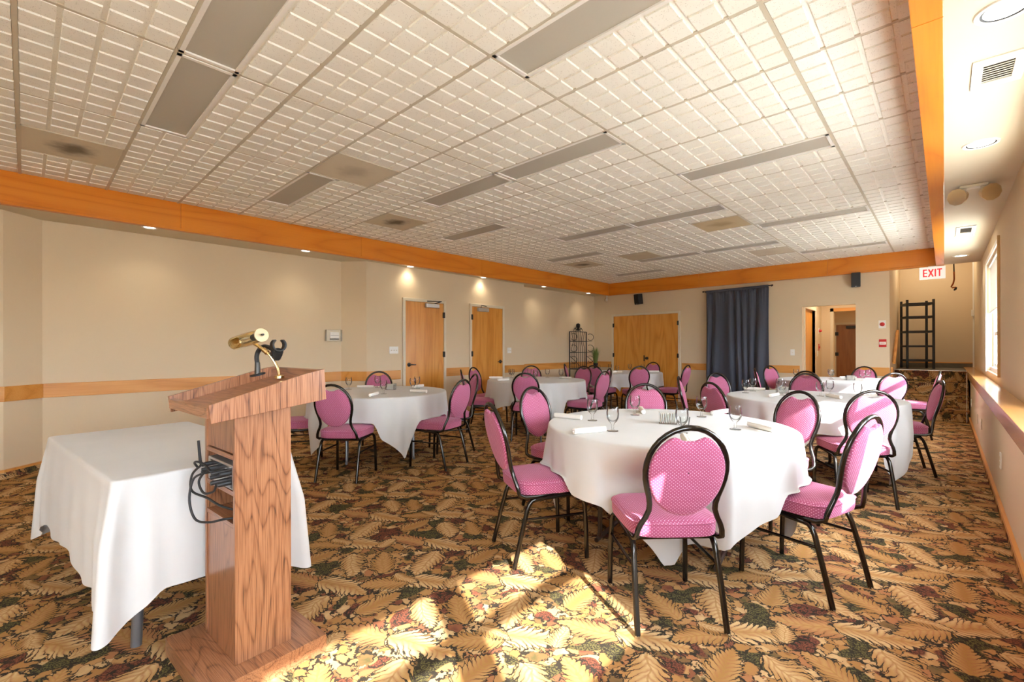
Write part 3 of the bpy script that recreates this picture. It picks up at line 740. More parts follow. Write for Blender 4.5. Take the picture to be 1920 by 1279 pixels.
# ------------------------------------------------------------------ stair recess furniture
hr = empty('handrail', (-.66, 10.69, 0), 0, 'sloped oak handrail on the recess wall beside the carpeted steps', 'handrail')
MB().tube([(0, 0, .98), (.0, .04, 1.0), (0, .85, 1.55), (0, .9, 1.57)], .024, 10).build('rail', M['rail_y'], hr)
for yy, z in ((.10, 1.02), (.72, 1.44)): MB().tube([(0, yy, z-.01), (-.012, yy, z-.05), (-.039, yy, z-.05)], .007).build('bracket', M['chrome'], hr)
bx(-.039, -.010, -.1, .08, .74, .90).build('end_block', M['rail_y'], hr, smooth=0)
rk = empty('storage_rack', (-.40, 12.25, ZL+.004), .28, 'black five tier plastic shelving rack on the landing', 'shelving rack')
for x in (-.2, .2):
    for yy in (-.20, .20): MB().tube([(x, yy, 0), (x, yy, 1.36)], .021, 10).build('post', M['blackplastic'], rk)
for z in (.16, .44, .73, 1.02, 1.28):
    s = MB(); s.box(-.21, .21, -.215, -.185, z-.02, z+.02); s.box(-.21, .21, .185, .215, z-.02, z+.02); s.box(-.215, -.185, -.2, .2, z-.02, z+.02); s.box(.185, .215, -.2, .2, z-.02, z+.02)
    for k in range(5): s.box(-.19, .19, -.15+.07*k, -.13+.07*k, z-.008, z+.008)
    for k in range(3): s.box(-.12+.1*k, -.10+.1*k, -.19, .19, z-.008, z+.008)
    s.build('shelf', M['blackplastic'], rk, smooth=0)
hc = empty('hanging_cord', (.12, 11.0, 3.40), 0, 'orange and black cord hanging from the recess ceiling', 'cord')
MB().tube([(0, 0, 0), (.003, 0, -.4), (0, 0, -.72), (.002, 0, -.84)], .009).build('black_cable', M['rubber'], hc)
MB().tube([(.002, 0, -.84), (.004, 0, -.97), (-.008, 0, -1.04), (-.035, 0, -1.10), (-.02, 0, -1.115), (.03, 0, -1.11)], .012).build('orange_cable', M['cord'], hc)
MB().tube([(.03, 0, -1.11), (.02, 0, -1.14), (0, 0, -1.16)], [.014, .018, .012]).build('plug', M['rubber'], hc)
cd = empty('wall_conduit', (XR-.012, 12.4, ZL), 0, 'white surface conduit with a switch box in the recess corner', 'conduit')
bx(-.012, .012, -.01, .01, .04, 2.4).build('channel', M['white'], cd, smooth=0, bevel=.003)
bx(-.03, .012, -.035, .035, 1.02, 1.14).build('switch_box', M['white'], cd, smooth=0, bevel=.004)
# wrought iron corner rack with a potted grass
ir = empty('iron_rack', (-6.42, 9.56, 0), 0, 'black wrought iron baker rack with scrollwork in the far corner', 'metal rack')
IX0, IX1, IY = -.30, .06, .36
for x in (IX0, IX1):
    for yy in (-IY, IY):
        MB().tube([(x, yy, 0), (x, yy, 1.66 if x == IX0 else .75)], .014, 8).build('post', M['black'], ir)
for z in (.74, .28):
    s = MB(); s.box(IX0, IX1, -IY, IY, z-.012, z+.012); s.build('shelf', M['black'], ir, smooth=0)
bp = MB()
for z in (1.66, 1.42, 1.14): bp.tube([(IX0, -IY, z), (IX0, IY, z)], .010)
for k in range(7):
    y0 = -IY+.09+.09*k; t = (k-3)/3
    bp.tube([(IX0, y0, .75), (IX0, y0, 1.14), (IX0, y0+.01*t, 1.25), (IX0, y0*.75, 1.42), (IX0, y0*1.05, 1.66)], .006, 6)
bp.build('back_panel', M['black'], ir)
cr = MB()
for s in (-1, 1):
    cr.tube([(IX0, s*.20*math.cos(a)*(1-a*.12)+0, 1.68+.10*math.sin(a)) for a in [k*.35 for k in range(9)]], .006, 6)
    cr.tube([(IX0, s*(.13+.045*math.cos(a)), 1.71+.045*math.sin(a)) for a in [k*.6 for k in range(9)]], .006, 6)
cr.lathe([(.0001, 1.68), (.05, 1.70), (.03, 1.76), (.055, 1.80), (.045, 1.86), (.0001, 1.88)], 10, (IX0, 0, 0))
cr.build('crest', M['black'], ir)
for yy in (-IY, IY):
    s = MB()
    for z0 in (1.42, 1.14, .86):
        s.tube([(IX0+.12+.11*math.sin(a)*(1-a*.06), yy, z0+.10+.09*math.cos(a)*(1-a*.05)) for a in [-.6+k*.4 for k in range(13)]], .006, 6)
        s.tube([(IX0, yy, z0), (IX0+.18, yy, z0+.01)], .006, 6)
    s.tube([(IX0, yy, 1.05), (IX0+.15, yy, .95), (IX1, yy, .76)], .006, 6)
    s.build('side_scroll', M['black'], ir)
pp = empty('potted_plant', (-6.40, 9.86, .752), 0, 'green grass plant in a dark pot on the iron rack', 'potted plant')
MB().lathe([(.045, 0), (.06, .10), (.064, .12), (.056, .12), (.05, .105), (.0001, .1)], 18).build('pot', M['rubber'], pp)
gl = MB(); rnd = random.Random(3)
for k in range(150):
    a = rnd.uniform(0, 2*PI); r0 = rnd.uniform(0, .04); h = rnd.uniform(.28, .45); ln = rnd.uniform(.02, .14)
    p0 = Vector((r0*math.cos(a), r0*math.sin(a), .10)); d_ = Vector((math.cos(a), math.sin(a), 0)); w_ = Vector((-math.sin(a), math.cos(a), 0))*.005
    p1 = p0+d_*ln*.35+Vector((0, 0, h*.6)); p2 = p0+d_*ln+Vector((0, 0, h))
    gl.add([p0-w_, p0+w_, p1+w_, p1-w_, p2], [(0, 1, 2, 3), (3, 2, 4)])
gl.build('blades', M['leaf'], pp, smooth=0)
# ------------------------------------------------------------------ banquet chair
def arc(c, r, a0, a1, n, ax): 
    out = []
    for k in range(n+1):
        a = a0+(a1-a0)*k/n; u, v = r*math.cos(a), r*math.sin(a)
        out.append((c[0], c[1]+u, c[2]+v))
    return out
def make_chair():
    t = empty('banquet_chair', (0, 0, 0))
    BY = lambda z: -.205-(z-.45)*.235-(.02 if z > .8 else 0)*(z-.8)
    # seat cushion
    def outline(sx, k=64):
        pts = []
        for i in range(k):
            a = 2*PI*i/k; c, s_ = math.cos(a), math.sin(a); e = .42
            x = math.copysign(abs(c)**e, c)*.212*sx; y = math.copysign(abs(s_)**e, s_)*.21*sx
            x *= 1+.05*(y/.21)
            pts.append((x, y+.012))
        return pts
    m_ = MB(); rows = []
    for sx, z in ((.90, .412), (.985, .418), (1.0, .435), (1.0, .468), (.985, .482), (.93, .492), (.7, .500), (.35, .504), (.02, .505)): rows.append([(x, y, z) for x, y in outline(sx)])
    m_.grid(rows, True); m_.add(rows[0], [tuple(range(64))])
    seat = m_.build('seat', M['fabric'], t, 60, uvbox=True)
    MB().tube([(x, y, .477) for x, y in outline(1.0)], .0045, 6, True).build('piping', M['fabric'], seat, 180, uvbox=True)
    # back cushion
    def bo(f, k=96):
        pts = []
        for i in range(k):
            a = 2*PI*i/k-PI/2; c, s_ = math.cos(a), math.sin(a)
            x = .1655*c*f; z = (.735+.174*f*s_) if s_ > 0 else (.735+.205*f*s_)
            if s_ > 0: z -= .036*f*math.exp(-(abs(x)/.052)**3)
            pts.append((x, z))
        return pts
    m_ = MB(); rows = []
    for f, d_ in ((.02, .030), (.5, .028), (.85, .020), (.97, .010), (1.0, 0), (.985, -.012), (.93, -.018), (.5, -.022), (.02, -.023)):
        rows.append([(x, BY(z)+d_-.005, z) for x, z in bo(f)])
    m_.grid(rows, True)
    m_.build('backrest', M['fabric'], t, 60, uvbox='back')
    # oval back frame running down into the seat
    pts = []
    side = [(.175, .405, .02), (.190, .405, -.10), (.195, .408, -.165), (.194, .425, -.20), (.190, .455, None), (.179, .485, None), (.160, .52, None), (.147, .555, None), (.1465, .585, None), (.153, .62, None), (.165, .66, None), (.174, .70, None), (.177, .74, None)]
    for x, z, yy in side: pts.append((x, BY(z) if yy is None else yy, z))
    for k in range(1, 16):
        a = PI*k/16; z = .74+.190*math.sin(a); pts.append((.177*math.cos(a), BY(z), z))
    for x, z, yy in side[::-1]: pts.append((-x, BY(z) if yy is None else yy, z))
    MB().tube(pts, .0116, 8, False, True).build('back_frame', M['chairframe'], t, 50)
    # seat frame: side rails and cross bars
    sf = MB()
    for s in (-1, 1): sf.tube([(s*.190, .150, .398), (s*.190, -.02, .392), (s*.188, -.10, .386)], .0125, 8, False, True)
    sf.tube([(-.19, .13, .398), (.19, .13, .398)], .011, 8); sf.tube([(-.188, -.12, .392), (.188, -.12, .392)], .011, 8)
    sf.build('seat_frame', M['chairframe'], t, 50)
    lg = {}
    for s in (-1, 1):
        f = [(s*.205, .226, .008), (s*.203, .222, .18), (s*.199, .214, .33), (s*.196, .203, .37), (s*.192, .180, .392), (s*.190, .150, .398)]
        r = [(s*.200, -.235, .008), (s*.196, -.190, .19), (s*.191, -.152, .33), (s*.189, -.138, .362), (s*.188, -.122, .380), (s*.188, -.10, .386)]
        for p in (f, r):
            l = MB().tube(p, .0125, 8, False, True).build('leg', M['chairframe'], t, 50)
            MB().lathe([(.010, 0), (.0125, .003), (.0125, .012), (.010, .014)], 10, (p[0][0], p[0][1], 0)).build('glide', M['chrome'], l)
        MB().tube([(s*.2005, .217, .275), (s*.1935, -.167, .278)], .008, 8).build('stretcher', M['chairframe'], t, 50)
    return t
chair0 = make_chair()
F2, R2 = Vector((-.68600, .72760)), Vector((.72760, .68600))
def px_pt(px, depth): return F2*depth+R2*(depth*(px-960)/859.9)
TAB = {'front': (-1.345, 2.90), 'middle': (-.99, 5.46), 'back': (-1.22, 8.55), 'lfront': (-4.81, 2.84), 'lmiddle': (-4.70, 5.54), 'lback': (-4.80, 8.42)}
TN = {'front': 'the front round table', 'middle': 'the middle window side table', 'back': 'the table before the hallway', 'lfront': 'the table by the first oak door',
      'lmiddle': 'the middle door side table', 'lback': 'the table by the double doors'}
CH = []
def ch(tab, x, y, fx, fy, label, by_top=False):
    d = Vector((fx, fy)).normalized(); p = Vector((x, y))
    if by_top: p = p+d*.30
    CH.append((tab, p, d, label))
def cht(tab, px, depth, label, face=None):
    p = px_pt(px, depth); d = (Vector(TAB[tab])-p).normalized()
    if face: d = Vector(face).normalized()
    o = p+d*.30; c = Vector(TAB[tab])
    if (o-c).length < .86: o = c+(o-c).normalized()*.86
    CH.append((tab, o, d, label))
ch('front', -1.005, 2.14, -.713, .70, 'pink dotted banquet chair with its back to the camera at the front table')
ch('front', -.563, 2.907, -.963, .27, 'pink dotted banquet chair on the window side of the front table')
ch('front', -1.850, 2.203, .46, .888, 'pink dotted banquet chair at the front table nearest the lectern, turned side on')
cht('front', 1000, 3.86, 'pink dotted banquet chair across the front table, nearest the first oak door')
cht('front', 1210, 4.16, 'pink dotted banquet chair at the front table before the oak double doors')
cht('front', 1497, 3.45, 'pink dotted banquet chair facing the camera side, between the front and middle window tables')
cht('middle', 1597, 3.83, 'pink dotted chair, half sunlit, back turned at the middle window side table')
cht('middle', 1342.5, 4.38, 'pink dotted chair, back turned in shade at the middle window side table')
cht('middle', 1275, 5.22, 'pink chair seen edge on at the middle window side table', (.95, .32))
cht('middle', 1344, 5.95, 'pink chair below the curtain edge at the middle window side table')
cht('middle', 1511, 5.75, 'dark magenta chair at the far side of the middle window side table')
ch('middle', -.334, 6.15, -.974, -.227, 'pink chair pulled out toward the window ledge at the middle table')
cht('back', 1517, 6.40, 'banquet chair back to back with another, at the table before the hallway opening')
cht('back', 1675, 5.85, 'sunlit pink chair with its back turned at the table before the hallway')
cht('back', 1738, 6.35, 'pink banquet chair near the carpeted steps, facing the table before the hallway opening')
cht('back', 1620, 7.75, 'pink banquet chair against the wall below the red fire alarm')
cht('back', 1419, 7.25, 'pink banquet chair seen edge on before the dark curtain', (.97, .26))
cht('back', 1469, 7.9, 'pink banquet chair between the curtain and the hallway opening')
cht('lfront', 861, 4.84, 'pink chair at the table by the first oak door, on its window side')
cht('lfront', 882, 5.80, 'magenta chair between the two oak doors, at the table by the first door')
cht('lfront', 710, 6.44, 'magenta banquet chair against the wall below the triple light switch')
cht('lfront', 628, 4.27, 'magenta banquet chair with its back to the camera beside the lectern top')
ch('lfront', -5.17, 2.05, .48, .87, 'magenta banquet chair partly hidden behind the lectern')
cht('lmiddle', 866, 7.0, 'magenta banquet chair seen edge on between the two oak doors', (.65, .76))
cht('lmiddle', 897, 7.75, 'magenta banquet chair before the second oak door')
cht('lmiddle', 997, 8.26, 'magenta banquet chair on the wall side of the middle door side table')
cht('lmiddle', 984.5, 6.05, 'magenta chair with its back turned at the middle door side table')
cht('lmiddle', 1132, 6.45, 'pink chair on the window side of the middle door side table')
cht('lmiddle', 1111, 7.30, 'magenta banquet chair behind the pink one at the middle door side table')
cht('lmiddle', 1094, 8.2, 'magenta banquet chair before the iron rack, facing the middle door side table')
cht('lback', 1060, 9.3, 'magenta banquet chair seen edge on beside the iron rack', (.85, .5))
cht('lback', 1114, 8.55, 'magenta banquet chair under the green grass plant, back turned')
cht('lback', 1199, 8.1, 'magenta banquet chair with its back to the camera before the oak double doors')
cht('lback', 1217, 10.1, 'magenta banquet chair against the oak double doors')
cht('lback', 1288, 8.5, 'magenta chair at the right of the double doors, seat toward the table')
for i, (tab, p, d, lab) in enumerate(CH):
    o = chair0 if i == 0 else dup(chair0)
    o.location = (p.x, p.y, 0); o.rotation_euler = (0, 0, math.atan2(d.y, d.x)-PI/2)
    tag(o, lab, 'chair', 'banquet chairs around the tables')
# ------------------------------------------------------------------ round tables with square cloths
RT = .762; ZT = .76
def round_table(key, rot, seed, legmat):
    cx, cy = TAB[key]
    t = empty('round_table', (cx, cy, 0), rot+.4, 'folding banquet table under the cloth, '+TN[key], 'table', 'round banquet tables')
    MB().lathe([(.0001, ZT-.026), (RT-.004, ZT-.026), (RT, ZT-.020), (RT, ZT-.008), (RT-.004, ZT-.004), (.0001, ZT-.004)], 64).build('tabletop', M['bench_y'], t)
    for s in (-1, 1):
        l = MB(); x = s*.36
        l.tube([(x, -.26, .018), (x, -.24, .05), (x, -.22, .70)], .015, 8); l.tube([(x, .26, .018), (x, .24, .05), (x, .22, .70)], .015, 8)
        l.tube([(x, -.22, .71), (x, .22, .71)], .015, 8); l.tube([(x, -.30, .016), (x, .30, .016)], .015, 8); l.tube([(x, -.23, .32), (x, .23, .32)], .012, 8)
        l.tube([(x, 0, .70), (s*.12, 0, .72)], .010, 6)
        l.build('leg', legmat, t)
    rnd = random.Random(seed)
    N = 240; Sq = 1.10; ph1, ph2, ph3 = [rnd.uniform(0, 6.28) for _ in range(3)]
    chs = [(p, d) for (k, p, d, _) in CH if k == key]
    rows = []
    for r in (.02, .3, .55, .70): rows.append([(r*math.cos(2*PI*j/N), r*math.sin(2*PI*j/N), ZT) for j in range(N)])
    for a in (0, .35, .7, 1.05, 1.4):
        rr, zz = RT-.006+.014*math.sin(a), ZT-.014+.014*math.cos(a)
        rows.append([(rr*math.cos(2*PI*j/N), rr*math.sin(2*PI*j/N), zz) for j in range(N)])
    NS = 22
    for i in range(1, NS+1):
        row = []
        for j in range(N):
            th = 2*PI*j/N; q = th-rot
            L = Sq/max(abs(math.cos(q)), abs(math.sin(q)))-RT-.01
            L = min(L, .725)
            s = L*i/NS
            cq = math.cos(4*(q-PI/4))
            corner = max(0, cq)**2
            wav = .5*math.cos(12*q+ph1)+.35*math.cos(20*q+ph2)+.3*math.cos(29*q+ph3)
            fold = (.020+.022*corner)*wav*min(1, s/.30)
            flare = .022*min(1, s/.25)-corner*.10*max(0, s-.25)-.04*(1-corner)*max(0, s-.1)
            r = RT+.010+flare+fold
            z = ZT-.014-s*(.985-.05*corner)
            z = max(z, .012)
            x, y = r*math.cos(th), r*math.sin(th)
            # rest on, or hang in front of, the chair seats
            for ci, (p, d) in enumerate(chs):
                if key == 'front' and ci == 0:
                    qx, qy = cx+x-p.x, cy+y-p.y
                    yl = qx*d.x+qy*d.y; xl = qx*d.y-qy*d.x
                    if abs(xl) < .34 and yl < .27:
                        k = min(1, max(0, (.34-abs(xl))/.11)); k = k*k*(3-2*k)
                        u = min(1, max(0, (ZT-z)/.23)); u = u*u*(3-2*u)
                        sh = (.27-yl)*k*u; x += d.x*sh; y += d.y*sh
                    continue
                for _ in range(1):
                    qx, qy = cx+x-p.x, cy+y-p.y
                    yl = qx*d.x+qy*d.y; xl = qx*d.y-qy*d.x
                    if abs(xl) < .31 and yl < .27 and z < .512:
                        k = min(1, max(0, (.31-abs(xl))/.09)); k = k*k*(3-2*k)
                        over = .512-z
                        rn = r+min(over*.12, .02)*k
                        z = z+(.512-z)*k+.004*math.sin(over*30)*k
                        x, y = rn*math.cos(th), rn*math.sin(th)
            row.append((x, y, z))
        rows.append(row)
    m_ = MB().grid(rows, True); m_.add(rows[0], [tuple(range(N))])
    c = m_.build('tablecloth', M['cloth'], None, 180, loc=(cx, cy, .0015))
    tag(c, 'white square cloth with hanging corners over '+TN[key], 'tablecloth', 'white tablecloths')
for key, rot, seed in (('front', math.radians(-58+45), 1), ('middle', math.radians(20), 2), ('back', math.radians(8), 3), ('lfront', math.radians(39), 4), ('lmiddle', math.radians(12), 5), ('lback', math.radians(30), 6)):
    round_table(key, rot, seed, M['greyleg'] if key == 'lfront' else M['tablelegs'])
# ------------------------------------------------------------------ draped rectangular table
TC = Vector((-3.07, .50)); TR = math.radians(5.4); HA, HB = .735, .345
t = empty('rectangular_table', (TC.x, TC.y, 0), TR, 'folding rectangular table hidden under the white cloth behind the lectern', 'table')
bx(-HA+.02, HA-.02, -HB+.02, HB-.02, ZT-.03, ZT-.004).build('tabletop', M['bench_y'], t, smooth=0, bevel=.008)
for sx in (-1, 1):
    for sy in (-1, 1):
        MB().tube([(sx*.62, sy*.20, .70), (sx*.60, sy*.20, .40), (sx*.56, sy*.215, .30), (sx*.555, sy*.225, .22), (sx*.56, sy*.235, .012)], .019, 8, False, True).build('leg', M['greyleg'], t, 50)
    MB().tube([(sx*.60, -.20, .42), (sx*.60, .20, .42)], .012).build('cross_bar', M['greyleg'], t)
peri = []; CR = .03
def pushside(p, q, nrm, k):
    for i in range(k): u = i/k; peri.append((p[0]+(q[0]-p[0])*u, p[1]+(q[1]-p[1])*u, nrm))
cors = [((HA, -HB), -PI/2, 0), ((HA, HB), 0, PI/2), ((-HA, HB), PI/2, PI), ((-HA, -HB), PI, 1.5*PI)]
for i, (c, a0, a1) in enumerate(cors):
    sx, sy = math.copysign(1, c[0]), math.copysign(1, c[1]); cc = (c[0]-sx*CR, c[1]-sy*CR)
    for k in range(20): a = a0+(a1-a0)*k/20; peri.append((cc[0]+CR*math.cos(a), cc[1]+CR*math.sin(a), a))
    nx = cors[(i+1) % 4][0]
    e0 = (cc[0]+CR*math.cos(a1), cc[1]+CR*math.sin(a1)); nsx, nsy = math.copysign(1, nx[0]), math.copysign(1, nx[1])
    e1 = (nx[0]-nsx*CR+CR*math.cos(a1), nx[1]-nsy*CR+CR*math.sin(a1))
    pushside(e0, e1, a1, 60 if i % 2 else 34)
rows = []; NP = len(peri)
rows.append([(x*.05, y*.05, ZT) for x, y, a in peri]); rows.append([(x*.6, y*.6, ZT) for x, y, a in peri]); rows.append([(x-.012*math.cos(a), y-.012*math.sin(a), ZT) for x, y, a in peri])
for e in (0, .4, .8, 1.2): rows.append([(x+(-.008+.012*math.sin(e))*math.cos(a), y+(-.008+.012*math.sin(e))*math.sin(a), ZT-.012+.012*math.cos(e)) for x, y, a in peri])
for i in range(1, 25):
    row = []
    for x, y, a in peri:
        dcx, dcy = HA-abs(x), HB-abs(y); dd = max(0, min(1, 1-math.hypot(dcx, dcy)/.17))
        cor = dd*dd*(3-2*dd)
        L = .46+.16*cor+.02*math.sin(9*x+4*y)*(1-cor); s = L*i/24
        sgnx, sgny = math.copysign(1, x), math.copysign(1, y)
        phase = (math.hypot(dcx, dcy))*(1 if dcx < dcy else -1)
        w = math.cos(phase*2*PI/.13)
        fl = .022*min(1, s/.25)+cor*.09*s
        fd = (.024*w*min(1, cor*2)+.005*math.sin(24*(x+y)))*min(1, s/.25)
        dx, dy = math.cos(a), math.sin(a)
        gx, gy = (dx*(1-cor)+sgnx*.7*cor), (dy*(1-cor)+sgny*.7*cor)
        row.append((x+gx*fl+dx*fd+gx*.004, y+gy*fl+dy*fd+gy*.004, ZT-.012-s*(.99-.06*cor)))
    rows.append(row)
m_ = MB().grid(rows, True); m_.add(rows[0], [tuple(range(NP))])
c = m_.build('tablecloth', M['cloth'], None, 180, loc=(TC.x, TC.y, .0015)); c.rotation_euler = (0, 0, TR)
tag(c, 'white cloth over the rectangular table behind the lectern, corners hanging low', 'tablecloth', 'white tablecloths')
# ------------------------------------------------------------------ table settings
gob = MB().lathe([(.0001, .0), (.033, .0), (.033, .003), (.012, .008), (.0065, .016), (.009, .024), (.0065, .032), (.011, .046), (.026, .060), (.036, .080), (.0385, .105), (.0365, .130), (.033, .148),
                  (.0315, .148), (.0345, .128), (.0362, .105), (.0335, .081), (.023, .063), (.0001, .056)], 24).build('water_goblet', M['glass'], None, 60)
nap = MB()
prof = [(.0001, -.11), (.010, -.11), (.0165, -.108), (.0175, -.04), (.018, .04), (.0165, .108), (.010, .11), (.0001, .11)]
nap.lathe(prof, 16, (0, 0, .0175), Matrix.Rotation(-PI/2, 3, 'X')); nap.tube([(.012, y_, .031) for y_ in (-.108, -.04, .03, .107)], .003, 6); nap.tube([(.006*math.cos(k*.8)*(1-k*.06), -.1105, .0175+.009*math.sin(k*.8)*(1-k*.06)) for k in range(9)], .0025, 5)
napk = nap.build('rolled_napkin', M['paper'], None, 50)
cad0 = empty('sugar_caddy', (0, 0, 0))
c_ = MB()
for a in ((-.055, .055, -.04, -.037, 0, .075), (-.055, .055, .037, .04, 0, .075), (-.055, -.052, -.037, .037, 0, .075), (.052, .055, -.037, .037, 0, .075), (-.055, .055, -.04, .04, 0, .004)): c_.box(*a)
c_.build('clear_box', M['glass'], cad0, smooth=0)
pk = MB(); rnd = random.Random(5)
for k in range(9):
    x = -.044+.011*k; R = Matrix.Rotation(rnd.uniform(-.12, .12), 3, 'Y')
    vs = bx(-.002, .002, -.030, .030, 0, .062, R)
    pk.add([(v[0]+x, v[1], v[2]+.006) for v in vs.v], vs.f)
pk.build('sugar_packets', M['paper'], cad0, smooth=0)
vot0 = MB().lathe([(.0001, 0), (.026, 0), (.034, .055), (.032, .055), (.025, .006), (.0001, .006)], 20).build('glass_cup', M['glass'], None, 60)
used = {'g': 0, 'n': 0, 'c': 0, 'v': 0}
ZP = ZT+.0022
def put(kind, src, x, y, rz, label, cat, group):
    o = src if used[kind] == 0 else dup(src)
    used[kind] += 1
    o.location = (x, y, ZP); o.rotation_euler = (0, 0, rz); tag(o, label, cat, group)
SET = {
 'front': ([(-1.775, 2.692, 'nearest the lectern side chair'), (-1.462, 2.437, 'beside the napkin that points to the camera'), (-1.685, 3.125, 'before the chair facing the lectern corner'), (-1.285, 3.369, 'before the sunlit chair at the table end'), (-.937, 2.994, 'closest to the window side chair'), (-1.13, 2.66, 'seen through the handhold of the nearest chair')],
           [(-1.53, 2.29, .09, .205), (-1.95, 2.647, .187, .02), (-1.235, 3.60, .05, .25), (-.82, 3.10, .258, -.19), (-1.72, 3.30, -.12, .18), (-1.0, 2.40, -.1, .18)], (-1.341, 2.93), (-1.225, 2.93)),
 'middle': ([(-1.60, 5.45, 'nearest the front table'), (-1.60, 5.72, 'before the curtain'), (-1.36, 5.86, 'behind the sugar caddy'), (-1.239, 5.437, 'beside the napkin in the middle'), (-.93, 5.60, 'nearest the half sunlit chair'), (-.89, 5.88, 'before the far magenta chair'), (-.62, 5.60, 'nearest the pulled out chair')],
            [(-1.27, 5.25, .03, .3), (-.80, 5.50, .17, -.2), (-1.62, 5.86, .1, .02), (-.55, 5.75, .1, .2)], (-1.30, 5.70), None),
 'back': ([(-1.28, 8.60, 'left of centre'), (-1.33, 8.85, 'behind another goblet'), (-.88, 8.45, 'in the sun toward the steps'), (-.86, 8.95, 'before the chair under the fire alarm'), (-1.75, 8.55, 'nearest the curtain')],
          [(-1.12, 9.0, .2, .05), (-.78, 8.75, .2, -.1), (-1.6, 8.2, .1, .2)], (-1.05, 8.62), None),
 'lfront': ([(-5.28, 2.70, 'nearest the lectern'), (-5.28, 3.09, 'before the chair at the wall'), (-4.488, 2.70, 'beside the napkin nearest the lectern'), (-4.576, 3.143, 'beside the napkin on the right'), (-4.76, 3.33, 'before the chair between the doors')],
            [(-4.40, 2.53, -.24, .29), (-4.90, 3.44, -.06, .2), (-4.33, 3.05, .27, .096), (-5.33, 2.95, .15, .1)], (-4.88, 3.037), None),
 'lmiddle': ([(-5.31, 5.60, 'nearest the second oak door'), (-5.22, 5.54, 'second from the second oak door'), (-5.20, 5.95, 'before the chair by the wall'), (-4.72, 5.54, 'behind the back turned chair'), (-4.62, 5.44, 'at the middle of the table'), (-4.86, 6.02, 'toward the iron rack'), (-4.52, 5.95, 'before the pink chair')],
             [(-5.34, 5.28, .15, .12), (-4.45, 5.98, .24, .02), (-4.92, 5.02, .02, .2)], None, None),
 'lback': ([(-5.14, 8.02, 'nearest the iron rack'), (-5.15, 8.48, 'second from the iron rack'), (-4.667, 7.95, 'at the near side'), (-4.85, 8.78, 'before the chair at the doors'), (-4.556, 8.78, 'behind the back turned chair')],
           [(-4.75, 8.1, .1, .2), (-4.30, 8.75, .2, .1)], None, None)}
napl = ['closest to the camera', 'by the door side chair', 'on the far side', 'on the window side', 'tucked beside a far goblet', 'hidden behind the nearest chair']
for key, (gs, ns, cpos, vpos) in SET.items():
    cx, cy = TAB[key]
    for x, y, w in gs:
        put('g', gob, x, y, 0, 'water goblet on %s, %s' % (TN[key], w), 'goblet', 'water goblets on the tables')
    for i, (x, y, dx, dy) in enumerate(ns):
        put('n', napk, x, y, math.atan2(dy, dx)-PI/2, 'white rolled napkin on %s, %s' % (TN[key], napl[i]), 'napkin', 'rolled napkins on the tables')
    if cpos: put('c', cad0, cpos[0], cpos[1], .5, 'clear sugar packet caddy on '+TN[key], 'sugar caddy', 'sugar caddies')
    if vpos: put('v', vot0, vpos[0], vpos[1], 0, 'small empty glass cup beside the sugar caddy on '+TN[key], 'glass cup', None)
# ------------------------------------------------------------------ lectern
LR = math.radians(3.5)
le = empty('lectern', (-2.12, .635, 0), LR, 'walnut laminate lectern with an open shelf side and sloped desk', 'lectern')
bx(-.245, .245, -.225, .215, 0.0, .07).build('base', M['lect_x'], le, smooth=0, bevel=.002)
for s in (-1, 1):
    a, c = sorted((s*.147, s*.165)); bx(a, c, -.105, .105, .07, 1.04).build('side_panel', M['lect_z'], le, smooth=0, bevel=.001)
bx(-.147, .147, .087, .105, .07, 1.06).build('front_panel', M['lect_z'], le, smooth=0)
bx(-.147, .147, -.100, -.085, .07, .585).build('lower_panel', M['lect_z'], le, smooth=0)
bx(-.147, .147, -.098, -.080, .865, 1.04).build('upper_panel', M['lect_z'], le, smooth=0)
for z in (.580, .705, .842): bx(-.147, .147, -.103, .087, z, z+.018).build('shelf', M['lect_x'], le, smooth=0)
poly = [(-.215, 1.07), (-.207, 1.005), (.215, 1.055), (.207, 1.182), (.12, 1.163)]
for s in (-1, 1):
    a, c = sorted((s*.228, s*.247)); MB().prismx(poly, a, c).build('desk_side', M['lect_z'], le, smooth=0, bevel=.001)
MB().prismx([(-.205, 1.020), (-.205, 1.036), (.192, 1.134), (.192, 1.118)], -.228, .228).build('desk_surface', M['lect_x'], le, smooth=0)
MB().prismx([(-.215, 1.022), (-.215, 1.058), (-.197, 1.062), (-.197, 1.022)], -.228, .228).build('paper_lip', M['lect_x'], le, smooth=0, bevel=.001)
MB().prismx([(.190, 1.06), (.190, 1.178), (.207, 1.180), (.211, 1.06)], -.228, .228).build('desk_rear_rail', M['lect_x'], le, smooth=0)
rc = empty('audio_receiver', (-2.12, .635, .7235), LR, 'silver audio receiver box inside the lectern shelf', 'receiver')
bx(-.14, .14, -.10, .07, 0, .095).build('chassis', M['alu'], rc, smooth=0, bevel=.003)
bx(-.13, .13, -.103, -.099, .008, .088).build('front_plate', M['chrome'], rc, smooth=0)
for i, (x, z) in enumerate(((-.10, .07), (-.07, .045), (-.03, .065), (.0, .035), (.045, .06), (.07, .03), (.105, .065), (.11, .028))):
    MB().tube([(x, -.10, z), (x-.004, -.135-.01*(i % 3), z-.002)], [.010, .008], 10).build('connector', M['rubber'], rc)
MB().tube([(-.12, -.105, .06), (-.145, -.125, .062), (-.155, -.125, .075)], .006).build('antenna_base', M['rubber'], rc)
MB().tube([(-.155, -.125, .070), (-.172, -.127, .158)], [.006, .005]).build('antenna', M['rubber'], rc)
